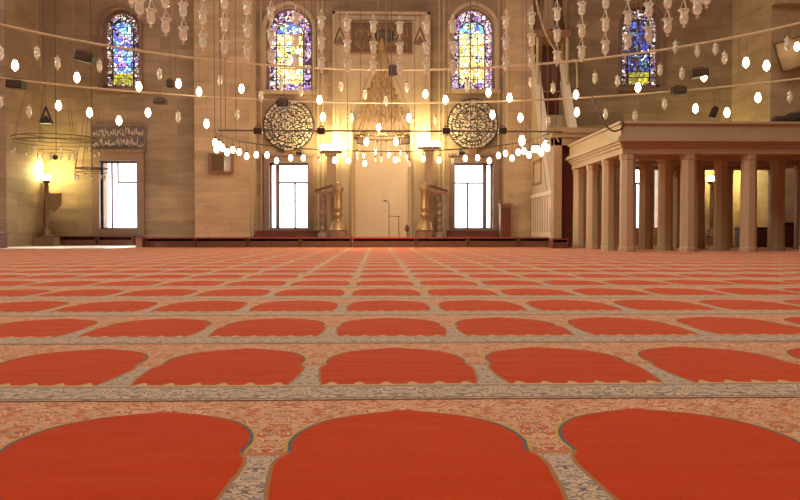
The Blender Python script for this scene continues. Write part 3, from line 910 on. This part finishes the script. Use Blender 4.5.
# ------------------------------------------------------------------ hanging hoops
def hoop(name, label, cx, cy, R_, z, r, cables, m='bar', n=120, zt=ZC, group=None, phase=0., cat='lamp ring', cone=None):
    root = thing(name, label, cat, (cx, cy, z), group)
    bm = new(); tube(bm, [(R_*math.cos(2*PI*k/n), R_*math.sin(2*PI*k/n), 0) for k in range(n)], r, 6, True)
    obj('hoop', bm, m, root, smooth=True)
    cm = None
    for k in range(cables):
        a = 2*PI*(k+phase)/cables
        bm = new()
        top = (R_*math.cos(a), R_*math.sin(a), zt-z-.03) if cone is None else (cone[0]*math.cos(a), cone[0]*math.sin(a), cone[1])
        tube(bm, [(R_*math.cos(a), R_*math.sin(a), 0), top], .011, 4)
        obj('cable', bm, 'cord', root)
    return root
R1 = (.3, 12.9, 11.1); R2 = (.3, 8.5, 15.5)
Z1, Z2 = H+4.92, H+3.92
hoop('lamp_hoop', 'higher of the two huge iron hoops curving across the picture', *R1, Z1, .035, 28)
hoop('lamp_hoop', 'lower of the two huge iron hoops curving across the picture', *R2, Z2, .03, 36, phase=.3)
# ring of small bulbs
R4 = (xat(382, 18.0), 18.0, 3.70)
Z4 = H + 2.22
root = thing('lamp_hoop', 'thin lower half hoop carrying the dense arc of small lit bulbs', 'lamp ring', (R4[0], R4[1], Z4))
A0, A1 = -100, 100          # degrees from straight ahead
arc = lambda d: (R4[2]*math.sin(math.radians(d)), R4[2]*math.cos(math.radians(d)))
bm = new(); tube(bm, [(*arc(A0+(A1-A0)*k/60), 0) for k in range(61)], .014, 6); obj('hoop', bm, 'iron', root, smooth=True)
for k in range(15):
    x, y = arc(A0+(A1-A0)*k/14); bm = new(); tube(bm, [(x, y, 0), (x, y, ZC-.03-Z4)], .008, 4); obj('cable', bm, 'cord', root)
# inner cup chandelier ring
R3 = (.64, 12.5, 4.3); Z3 = H+5.15
hoop('lamp_hoop', 'inner hoop above the picture holding three tiers of glass cups', *R3, Z3, .03, 16)

# straight iron bar with small floodlights
YBAR = 17.6
xb0, xb1 = xat(219, YBAR), xat(562, YBAR); zb = zat(131, YBAR)
root = thing('suspended_bar', 'thin straight iron bar hanging across the two wall roundels', 'bar', ((xb0+xb1)/2, YBAR, zb))
bm = new(); tube(bm, [(xb0-(xb0+xb1)/2, 0, 0), (xb1-(xb0+xb1)/2, 0, 0)], .02, 6); obj('rod', bm, 'iron', root)
for q in (.02, .27, .5, .73, .98):
    x = (xb1-xb0)*(q-.5); bm = new(); tube(bm, [(x, 0, 0), (x, 0, ZC-.03-zb)], .008, 4); obj('cable', bm, 'cord', root)

def spot_box(p, w, h, d, label, tilt=0., m='black', yaw=0., ztop=None):
    root = thing('black_speaker', label, 'speaker', p, 'small black boxes hung on the hoops and bar')
    root.rotation_euler = (0, tilt, yaw)
    bm = boxes((-w/2, w/2, -d/2, d/2, -h/2, h/2)); obj('housing', bm, m, root, bevel=min(w, h)*.12)
    bm = boxes((-w*.42, w*.42, -d/2-.012, -d/2, -h*.36, h*.36)); obj('grille', bm, 'iron', root)
    bm = new(); tube(bm, [(-w*.3, 0, h/2), (-w*.3, 0, h/2+.05), (w*.3, 0, h/2+.05), (w*.3, 0, h/2)], .012, 4); obj('bracket', bm, 'iron', root)
    if ztop and ztop > p[2]+h/2:
        root.rotation_euler = (0, 0, 0)
        for ch in root.children: ch.rotation_euler = (0, tilt, yaw)
        bm = new(); tube(bm, [(0, 0, 0), (0, .05, ztop-p[2])], .012, 4); obj('hanger_cord', bm, 'cord', root)
    return root
def sb_ring(px, py, ring, wpx, hpx, label, tilt=0.):
    p = on_ring(px, py, *ring); s = p.y/F
    spot_box((p.x, p.y-.05, p.z), wpx*s, hpx*s, .3, label, tilt, ztop={id(R1): Z1, id(R2): Z2, id(R4): Z4}[id(ring)])
def sb_plane(px, py, Y, wpx, hpx, label, tilt=0., dy_=-.05, m='black', ztop=None):
    p = at(px, py, Y); s = Y/F
    spot_box((p.x, p.y+dy_, p.z), wpx*s, hpx*s, .22, label, tilt, m, ztop=ztop)
sb_ring(86, 58, R1, 18, 9, 'black speaker on the upper hoop left of the far left window', math.radians(15))
sb_ring(393, 71.5, R1, 9, 9.5, 'square black speaker on the upper hoop before the niche')
sb_ring(698, 74, R1, 17, 8, 'long black speaker below the upper hoop, beside a lit lamp', math.radians(-6))
sb_ring(17, 85, R2, 16, 8, 'black speaker on the lower hoop at the far left', math.radians(5))
sb_ring(161, 102, R2, 12, 4.5, 'small flat black box on the lower hoop left of the left pier')
sb_ring(283, 104, R2, 12, 7, 'black box on the lower hoop at the top of the left roundel')
sb_ring(678, 91, R2, 13, 7.5, 'black box on the lower hoop above the gallery')
sb_plane(258.5, 131.5, YBAR, 8, 6, 'small dark box on the straight bar, left of the left roundel')
sb_plane(321.5, 131.5, YBAR, 7.5, 5.5, 'small dark box on the straight bar, right of the left roundel')
sb_plane(446, 131.5, YBAR, 7.5, 5.5, 'small dark box on the straight bar, left of the right roundel')
sb_plane(502, 131.5, YBAR, 7.5, 6, 'small dark box on the straight bar, right of the right roundel')
sb_ring(299.5, 154, R4, 6, 3.5, 'tiny dark box on the bulb hoop above the left window')
sb_ring(461, 154, R4, 6, 3.5, 'tiny dark box on the bulb hoop above the right window')
sb_plane(384, 36.5, 27.0, 19, 10, 'wide black speaker before the inscription over the niche', ztop=ZC-.03)
sb_plane(170.5, 84, 24.6, 6, 7, 'small dark box beside a lit lamp in the left bay', ztop=ZC-.03)
sb_plane(713, 113, 24.6, 5, 11, 'slim tilted black speaker hanging above the gallery', math.radians(20), ztop=ZC-.03)

# triangular hangers
def pyramid(px, py0, py1, Y, label, w=12, m='bronze'):
    p = at(px, py1, Y); s = Y/F; h = (py1-py0)*s; hw = w*s/2
    root = thing('triangular_hanger', label, 'hanging ornament', p, 'dark triangular hangers')
    bm = new()
    tube(bm, [(-hw, 0, 0), (0, 0, h)], .03, 6); tube(bm, [(hw, 0, 0), (0, 0, h)], .03, 6); obj('arms', bm, m, root)
    bm = new(); bx(bm, -hw, hw, -.12, .12, -.05, .04); prism(bm, [(-hw*.7, .04), (hw*.7, .04), (0, h*.45)], -.06, .06); obj('base', bm, m, root)
    bm = new(); tube(bm, [(0, 0, h), (0, 0, ZC-.03-p.z)], .012, 4); obj('cable', bm, 'cord', root)
pyramid(340, 28, 43, 27.5, 'dark triangular hanger left of the inscription over the niche')
pyramid(420, 28, 43, 27.5, 'dark triangular hanger right of the inscription over the niche')
pyramid(46, 107, 122, 25, 'dark triangular hanger above the far left chandelier', 11, 'black')

# ------------------------------------------------------------------ lamps
cup_prof = [(.0, -.165), (.018, -.16), (.028, -.14), (.018, -.118), (.012, -.105), (.045, -.095), (.062, -.06), (.072, .0), (.060, .05), (.062, .07), (.085, .125), (.078, .125), (.055, .07), (.052, .05), (.064, .0), (.052, -.055), (.03, -.085), (0, -.09)]
bm = new(); lathe(bm, cup_prof, 14); ME_CUP = mesh('glass_cup', bm, 'glass', True)
bm = new(); tube(bm, [(0, 0, 0), (0, 0, 1)], .006, 4); ME_WIRE = mesh('wire', bm, 'cord')
bm = new()
for k in range(3):
    a = 2*PI*k/3+.5; tube(bm, [(.082*math.cos(a), .082*math.sin(a), .12), (0, 0, .30)], .004, 4)
    bmesh.ops.create_icosphere(bm, subdivisions=1, radius=.018, matrix=Matrix.Translation((.085*math.cos(a), .085*math.sin(a), .125)))
lathe(bm, [(.078, .118), (.090, .122), (.090, .132), (.078, .132)], 14)
M['fitting'] = simple('pale_cup_fitting', (1., .93, .72), .35, 0, .04); ME_HANG = mesh('hanger', bm, 'fitting')
# larger lamp: glass globe with cap
gp = [(.0, -.15), (.015, -.145), (.022, -.13), (.035, -.12), (.07, -.09), (.09, -.03), (.092, .03), (.07, .09), (.05, .12), (.055, .15), (.0, .15)]
bm = new(); lathe(bm, gp, 14); ME_LIT = mesh('lamp_glass', bm, 'lit', True)
gp2 = [(.0, -.15), (.015, -.145), (.022, -.13), (.02, -.115), (.045, -.10), (.072, -.04), (.075, .03), (.055, .08), (.058, .10), (.078, .14), (.07, .14), (.05, .10), (.046, .08), (.066, .03), (.062, -.04), (.035, -.09), (0, -.095)]
bm = new(); lathe(bm, gp2, 14); ME_UNLIT = mesh('lamp_glass', bm, 'glass', True)
bm = new(); lathe(bm, [(.05, .14), (.055, .155), (.03, .18), (.02, .23), (0, .235)], 10); ME_CAP = mesh('lamp_cap', bm, 'brass', True)
bp = [(0, -.085), (.03, -.078), (.055, -.045), (.062, 0), (.05, .045), (.03, .075), (.025, .09), (0, .09)]
bm = new(); lathe(bm, bp, 12); ME_BULB = mesh('bulb', bm, 'litsmall', True)
bp3 = [(0, -.085), (.015, -.08), (.03, -.06), (.05, -.01), (.04, .04), (.055, .09), (.048, .09), (.034, .04), (.042, -.01), (.02, -.05), (0, -.055)]
bm = new(); lathe(bm, bp3, 12); ME_SMALLGLASS = mesh('small_glass', bm, 'glass', True)
bm = new(); lathe(bm, [(.03, .085), (.03, .12), (.012, .14), (0, .14)], 8); ME_SOCKET = mesh('bulb_socket', bm, 'iron', True)

def make_proto(name, parts, top):
    """parts: (name, mesh); wire starts at height top and gets scaled"""
    root = bpy.data.objects.new(name, None); COL.objects.link(root); root.empty_display_size = .05
    for n_, me in parts:
        o = bpy.data.objects.new(n_, me); COL.objects.link(o); o.parent = root
    w = bpy.data.objects.new('wire', ME_WIRE); COL.objects.link(w); w.parent = root; w.location = (0, 0, top)
    return root
protos = {
    'cup': [make_proto('glass_cup_lamp', [('glass_cup', ME_CUP), ('rim_hanger', ME_HANG)], .30), .30, 0],
    'lit': [make_proto('hanging_lamp', [('lamp_glass', ME_LIT), ('lamp_cap', ME_CAP)], .23), .23, 0],
    'unlit': [make_proto('hanging_lamp', [('lamp_glass', ME_UNLIT), ('lamp_cap', ME_CAP)], .23), .23, 0],
    'bulb': [make_proto('hanging_bulb', [('bulb', ME_BULB), ('bulb_socket', ME_SOCKET)], .14), .14, 0],
    'smallglass': [make_proto('small_hanging_glass', [('small_glass', ME_SMALLGLASS), ('bulb_socket', ME_SOCKET)], .14), .14, 0],
}
def place(kind, p, ztop, label, cat, group, scale=1.):
    pr = protos[kind]; src = pr[0]
    if pr[2] == 0:
        r = src; kids = list(src.children)
    else:
        r = src.copy(); COL.objects.link(r); kids = []
        for ch in src.children:
            c_ = ch.copy(); COL.objects.link(c_); c_.parent = r; kids.append(c_)
    pr[2] += 1
    r.location = p; r['label'] = label; r['category'] = cat; r['group'] = group
    top = pr[1]
    for c_ in kids:
        if c_.name.startswith('wire'):
            c_.scale = (1, 1, max((ztop - p[2])/scale - top, .02))
    r.scale = (scale,)*3
    return r
ORD = ['first', 'second', 'third', 'fourth', 'fifth', 'sixth', 'seventh', 'eighth', 'ninth', 'tenth', 'eleventh', 'twelfth', 'thirteenth', 'fourteenth', 'fifteenth', 'sixteenth', 'seventeenth', 'eighteenth', 'nineteenth', 'twentieth', 'twenty-first', 'twenty-second', 'twenty-third', 'twenty-fourth', 'twenty-fifth', 'twenty-sixth', 'twenty-seventh', 'twenty-eighth', 'twenty-ninth', 'thirtieth', 'thirty-first', 'thirty-second', 'thirty-third', 'thirty-fourth', 'thirty-fifth', 'thirty-sixth']
def where(px):
    for lim, t in ((31, 'by the left edge'), (95, 'over the left candlestick'), (150, 'before the blue left window'), (195, 'in the left bay'), (256, 'before the left pier'),
                   (322, 'before the left golden window'), (440, 'before the niche'), (500, 'before the right golden window'),
                   (533, 'before the right pier'), (612, 'above the pulpit'), (668, 'before the far right window'), (762, 'above the gallery'), (900, 'by the right edge')):
        if px < lim: return t
def project(p):
    d = Vector(p) - Vector((0, 0, H)); k = d.dot(fwd)
    return (400 + F*d.dot(rgt)/k, 250 - F*d.dot(upv)/k) if k > .1 else (-999, -999)

# tiers of glass cups
N = 48
tiers = [(H+4.30, 'top'), (H+3.87, 'middle'), (H+3.455, 'bottom')]
a0 = math.asin((xat(373.5, 16.78) - R3[0])/R3[2])     # one cup stands left of the middle
for ti, (z, tn) in enumerate(tiers):
    row = []
    for k in range(N):
        a = a0 + 2*PI*k/N
        p = Vector((R3[0] + R3[2]*math.sin(a), R3[1] + R3[2]*math.cos(a), z))
        q = project(p)
        if -5 < q[1] < 500 and -5 < q[0] < 805:
            if abs(q[0]-478) < 9: continue         # the photo has a gap here
            row.append((q[0], p))
    row.sort(key=lambda t: t[0])
    for i, (px, p) in enumerate(row):
        zt = Z3 if ti == 0 else tiers[ti-1][0]-.16
        place('cup', p, zt, 'glass cup, %s from left in the %s tier, %s' % (ORD[i], tn, where(px)), 'glass lamp', 'glass cups hanging in three tiers', 1.0)

def hang_row(kind_lists, ring, zring, hoopname, group):
    for kind, desc, pts in kind_lists:
        for i, (px, py) in enumerate(sorted(pts)):
            p = on_ring(px, py, *ring)
            place(kind, p, zring, '%s, %s from left under the %s, %s' % (desc, ORD[i], hoopname, where(px)), 'lamp', group, .86 if kind == 'lit' else 1.)
hang_row([('lit', 'lit lamp', [(15, 66), (77, 78), (139, 87), (178.5, 84), (199, 92), (241.5, 89), (319.5, 100), (425.5, 94.5), (445.5, 100), (488.5, 93), (509.5, 98), (576, 95), (638, 88), (704, 77), (746, 63), (766.5, 66)]),
          ('unlit', 'unlit glass lamp', [(0.5, 54), (37, 54), (57.5, 64), (99.5, 67), (159.5, 75), (220, 81), (261, 97), (281, 86), (301, 92), (341, 87), (365, 95), (386, 101), (407, 88), (467, 87), (531, 83), (553, 89), (595, 79), (617.5, 82), (660, 71), (682, 74.5), (675.5, 48), (697.5, 52), (715.5, 50), (724.5, 59), (787.5, 45)])],
         R1, Z1, 'upper hoop', 'lamps hanging from the upper hoop')
hang_row([('lit', 'lit lamp', [(58.5, 106), (89.5, 113), (119, 121), (148, 113), (206.5, 124), (323, 117.5), (379, 128), (409, 118), (492.5, 115), (520.5, 118), (577, 112.5), (695.5, 109), (727, 113), (758, 98)]),
          ('unlit', 'unlit glass lamp', [(0, 103), (29, 113), (178, 118), (237, 115), (351, 118), (436, 122), (548, 122), (605.5, 115), (635, 117), (664.5, 105), (790, 98)])],
         R2, Z2, 'lower hoop', 'lamps hanging from the lower hoop')

# bulbs of the thin ring, crowded towards its two ends
row = []
degs = [-98, -93, -88, -84, -79, -74, -69, -64, -58, -52, -47, -40, -34, -27, -20, -14, -7, 0, 6, 12, 18, 25, 31, 37, 43, 49, 54, 58, 62, 66, 70, 74, 78, 82, 86, 90, 94, 98]
for q, dg in enumerate(degs):
    x, y = arc(dg); p = Vector((R4[0]+x, R4[1]+y, Z4 - .24 - (.10 if q % 3 == 1 else 0) + random.uniform(-.03, .03)))
    row.append((project(p)[0], p, q))
row.sort(key=lambda t: t[0])
cnt = {'bulb': 0, 'smallglass': 0}
for px, p, q in row:
    kind = 'smallglass' if q in (13, 17, 19, 22) else 'bulb'
    i = cnt[kind]; cnt[kind] += 1
    t = 'small lit bulb' if kind == 'bulb' else 'small unlit glass'
    place(kind, p, Z4, '%s, %s from left on the thin hoop, %s' % (t, ORD[i], where(px)), 'bulb', 'bulbs on the thin hoop', .98)
# ceiling-hung single lamps that go with the floods
for px, py, Y, l_ in ((522, 141, 22, 'single lit lamp just left of the pulpit stair'), (797, 47, 25.9, 'lit lamp in front of the tilted framed board')):
    p = at(px, py, Y); place('lit', p, ZC, l_, 'lamp', 'single lamps on long cords')

# ------------------------------------------------------------------ golden cone chandelier
YC = 24.6
ctr = at(382, 137, YC); s = YC/F
root = thing('cone_chandelier', 'golden chandelier of chains spreading like a cone before the niche', 'chandelier', ctr)
RR = 27*s; zt = zat(48, YC)-ctr.z
bm = new(); tube(bm, [(RR*math.cos(2*PI*k/40), RR*math.sin(2*PI*k/40), 0) for k in range(40)], .022, 6, True)
tube(bm, [(RR*.8*math.cos(2*PI*k/40), RR*.8*math.sin(2*PI*k/40), .10) for k in range(40)], .016, 6, True)
obj('hoop', bm, 'bronze', root)
for k in range(22):
    a = 2*PI*(k+.3)/22
    bm = new(); pts = []
    for j in range(9):
        t = j/8; r = RR*.93*(1-t)**.8*(1-.25*math.sin(PI*t)) + .05
        pts.append((r*math.cos(a), r*math.sin(a), zt*t))
    tube(bm, pts, .009, 5); obj('chain', bm, 'goldchain', root)
bm = new(); lathe(bm, [(0, zt-.12), (.10, zt-.08), (.12, zt+.05), (.07, zt+.2), (.03, zt+.3), (0, zt+.3)], 14); obj('crown', bm, 'goldchain', root, smooth=True)
for x in (-.12, .12):
    bm = new(); tube(bm, [(x, 0, zt), (x, 0, ZC-.03-ctr.z)], .014, 5); obj('cable', bm, 'goldchain', root)
for sx in (-1, 1):
    bm = new(); tube(bm, [(sx*.1, -.05, zt*.95), (sx*1.02, -.05, .35)], .010, 4); obj('stay_wire', bm, 'cord', root)
for k in range(18):
    a = 2*PI*k/18; x, y = RR*math.cos(a), RR*math.sin(a)
    bm = new(); lathe(bm, [(0, -.09), (.012, -.08), (.03, -.04), (.035, 0), (0, 0)], 8, (x, y, 0)); obj('drip_cup', bm, 'bronze', root)
for i, k in enumerate(range(14)):
    a = 2*PI*(k+.5)/14
    p = ctr + Vector((RR*.95*math.cos(a), RR*.95*math.sin(a), -.62))
    px = project(p)[0]
kk = sorted([(project(ctr + Vector((RR*.95*math.cos(2*PI*(k+.5)/12), RR*.95*math.sin(2*PI*(k+.5)/12), -.62)))[0], k) for k in range(12)])
for i, (px, k) in enumerate(kk):
    a = 2*PI*(k+.5)/12
    p = ctr + Vector((RR*.95*math.cos(a), RR*.95*math.sin(a), -.55-.1*(k % 2)))
    place('smallglass', p, ctr.z, 'small glass cup, %s from left below the golden chandelier' % ORD[i], 'glass lamp', 'glass cups below the golden chandelier')
for i, (px, py) in enumerate(((366.5, 142), (396, 142))):
    p = at(px, py, YC-.8*(i+0)*0-.5); place('lit', p, p.z+.3, 'lit lamp beside the black speaker %s of the golden chandelier' % ('left' if i == 0 else 'right'), 'lamp', 'single lamps on long cords', .8)
sb_plane(362, 141, YC-.2, 10, 7, 'black speaker at the left rim of the golden chandelier', math.radians(8))
sb_plane(404, 141, YC-.2, 11, 7, 'black speaker at the right rim of the golden chandelier', math.radians(-4))

# ------------------------------------------------------------------ left chandeliers
def small_chandelier(px, py, Y, rpx, label, drops, cone_py, inner=None, nc=8):
    c = at(px, py, Y); s = Y/F; r = rpx*s
    root = hoop('small_chandelier', label, c.x, Y, r, c.z, .014, nc, m='iron', n=48, cat='chandelier', cone=(.3*r, zat(cone_py, Y)-c.z))
    bm = new(); n = 48
    tube(bm, [(r*.99*math.cos(2*PI*k/n), r*.99*math.sin(2*PI*k/n), -.12) for k in range(n)], .010, 5, True)
    if inner: tube(bm, [(inner*s*math.cos(2*PI*k/n), inner*s*math.sin(2*PI*k/n), -.40) for k in range(n)], .010, 5, True)
    for k in range(6):
        a = 2*PI*k/6; tube(bm, [(0, 0, 0), (r*math.cos(a), r*math.sin(a), 0)], .009, 4)
    obj('inner_hoops', bm, 'iron', root)
    bm = new(); tube(bm, [(0, 0, -.45 if inner else -.1), (0, 0, ZC-.03-c.z)], .012, 5); obj('stem', bm, 'iron', root)
    return root, c, r
rt, c, r = small_chandelier(56, 138.5, 25.5, 40, 'wide thin iron chandelier at the left above the glowing lamp', None, 30, 17)
n = 10
ps = sorted([(c.x + r*math.cos(2*PI*(k+.3)/n), c.y + r*math.sin(2*PI*(k+.3)/n), -.46) for k in range(n)])
for i, (x, y, dz) in enumerate(ps):
    place('smallglass', (x, y, c.z+dz), c.z-.12, 'small glass lamp, %s from left on the rim of the left iron chandelier' % ORD[i], 'glass lamp', 'glasses on the left iron chandelier', .75)
n = 12; ri = 17*25.5/F
ps = sorted([(c.x + ri*math.cos(2*PI*(k+.3)/n), c.y + ri*math.sin(2*PI*(k+.3)/n)) for k in range(n)])
for i, (x, y) in enumerate(ps):
    place('smallglass', (x, y, c.z-.60), c.z-.40, 'small glass lamp, %s from left on the inner ring of the left iron chandelier' % ORD[i], 'glass lamp', 'glasses on the left iron chandelier', .65)
p = at(55, 157, 25.5)
bm = new(); bmesh.ops.create_icosphere(bm, subdivisions=2, radius=.09); o = obj('dark_ball', bm, 'black', None, p, smooth=True); o.parent = rt; o.location = p - rt.location
rt, c, r = small_chandelier(92, 168.5, 25.0, 16, 'small thin iron chandelier before the far left lower window', None, 110, None, 5)
n = 7
ps = sorted([(c.x + r*math.cos(2*PI*(k+.2)/n), c.y + r*math.sin(2*PI*(k+.2)/n)) for k in range(n)])
for i, (x, y) in enumerate(ps):
    place('smallglass', (x, y, c.z-.30), c.z-.12, 'small glass lamp, %s from left on the smaller left chandelier' % ORD[i], 'glass lamp', 'glasses on the smaller left chandelier', .8)

# ------------------------------------------------------------------ loose cables
def cable(pts, r, label, m='bar'):
    P = [Vector(p) for p in pts]
    out = []
    for i in range(len(P)-1):
        p0 = P[max(i-1, 0)]; p1 = P[i]; p2 = P[i+1]; p3 = P[min(i+2, len(P)-1)]
        for j in range(6):
            t = j/6
            out.append(.5*((2*p1) + (p2-p0)*t + (2*p0-5*p1+4*p2-p3)*t*t + (3*p1-p0-3*p2+p3)*t**3))
    out.append(P[-1])
    o0 = out[0].copy(); bm = new(); tube(bm, [q-o0 for q in out], r, 6)
    o = obj('slack_cable', bm, m, None, o0, smooth=True); tag(o, label, 'cable'); return o
cable([at(534, -14, 23), at(538, 8, 23), at(547, 36, 23.2), at(558, 54, 23.5), at(567, 62, 23.8), at(575.5, 60, 23.9), at(577, 75, 23.9), at(577.5, 88, 23.9)], .03, 'thick pale cable sagging down to a lit lamp above the pulpit')
cable([at(592, 97, 20.2), at(599, 112, 20.0), at(604, 123, 19.7), at(613, 131, 19.65), at(622, 128, 19.65), at(623, 121, 19.6)], .022, 'dark wire looped over the corner of the marble gallery', 'iron')
cable([at(548, 128, 24.3), at(555, 136, 24.4), at(559, 142, 24.45)], .02, 'short pale rod between the straight bar and the pulpit gate')

# ------------------------------------------------------------------ light
w = bpy.data.worlds.new('world'); scn.world = w; w.use_nodes = True
bg = w.node_tree.nodes['Background']; bg.inputs[0].default_value = (.93, .96, 1, 1); bg.inputs[1].default_value = 5.0
def area(name, loc, size, energy, col, target, sy=None):
    l = bpy.data.lights.new(name, 'AREA'); l.energy = energy; l.color = col; l.size = size
    if sy: l.shape = 'RECTANGLE'; l.size_y = sy
    o = bpy.data.objects.new(name, l); COL.objects.link(o); o.location = loc
    o.rotation_euler = (Vector(target)-Vector(loc)).to_track_quat('-Z', 'Y').to_euler()
    return o
# daylight from the ring of windows under the dome
area('dome_daylight', (0, 12, 16.2), 16, 2000, (1, .90, .80), (0, 12, 0), 14)
# high windows in side walls
area('left_high_windows', (-18.6, 16, 10), 10, 700, (1, .93, .85), (0, 14, 1), 4)
# added spot without a window, whitens the floor strip at left
l = bpy.data.lights.new('floor_patch_spot', 'SPOT'); l.energy = 11000; l.color = (1, .97, .94); l.spot_size = math.radians(17); l.spot_blend = .25; l.shadow_soft_size = .15
o_ = bpy.data.objects.new('floor_patch_spot', l); COL.objects.link(o_); o_.location = (-18.4, 19.5, 5.2)
o_.rotation_euler = (Vector((-9.9, 26.3, 0))-Vector(o_.location)).to_track_quat('-Z', 'Y').to_euler()
# warm wash of the many bulbs on the middle of the wall
def point(name, p, e_, col, r=.5):
    l = bpy.data.lights.new(name, 'POINT'); l.energy = e_; l.color = col; l.shadow_soft_size = r
    o = bpy.data.objects.new(name, l); COL.objects.link(o); o.location = p
point('chandelier_glow', (xat(382, 24), 23.2, 2.9), 420, (1, .74, .42), .4)

scn.view_settings.view_transform = 'Standard'; scn.view_settings.look = 'None'
scn.view_settings.gamma = 1; scn.view_settings.use_curve_mapping = False
scn.view_settings.exposure = 0.34
scn.cycles.use_denoising = True
scn.cycles.sample_clamp_indirect = 4
scn.cycles.max_bounces = 8
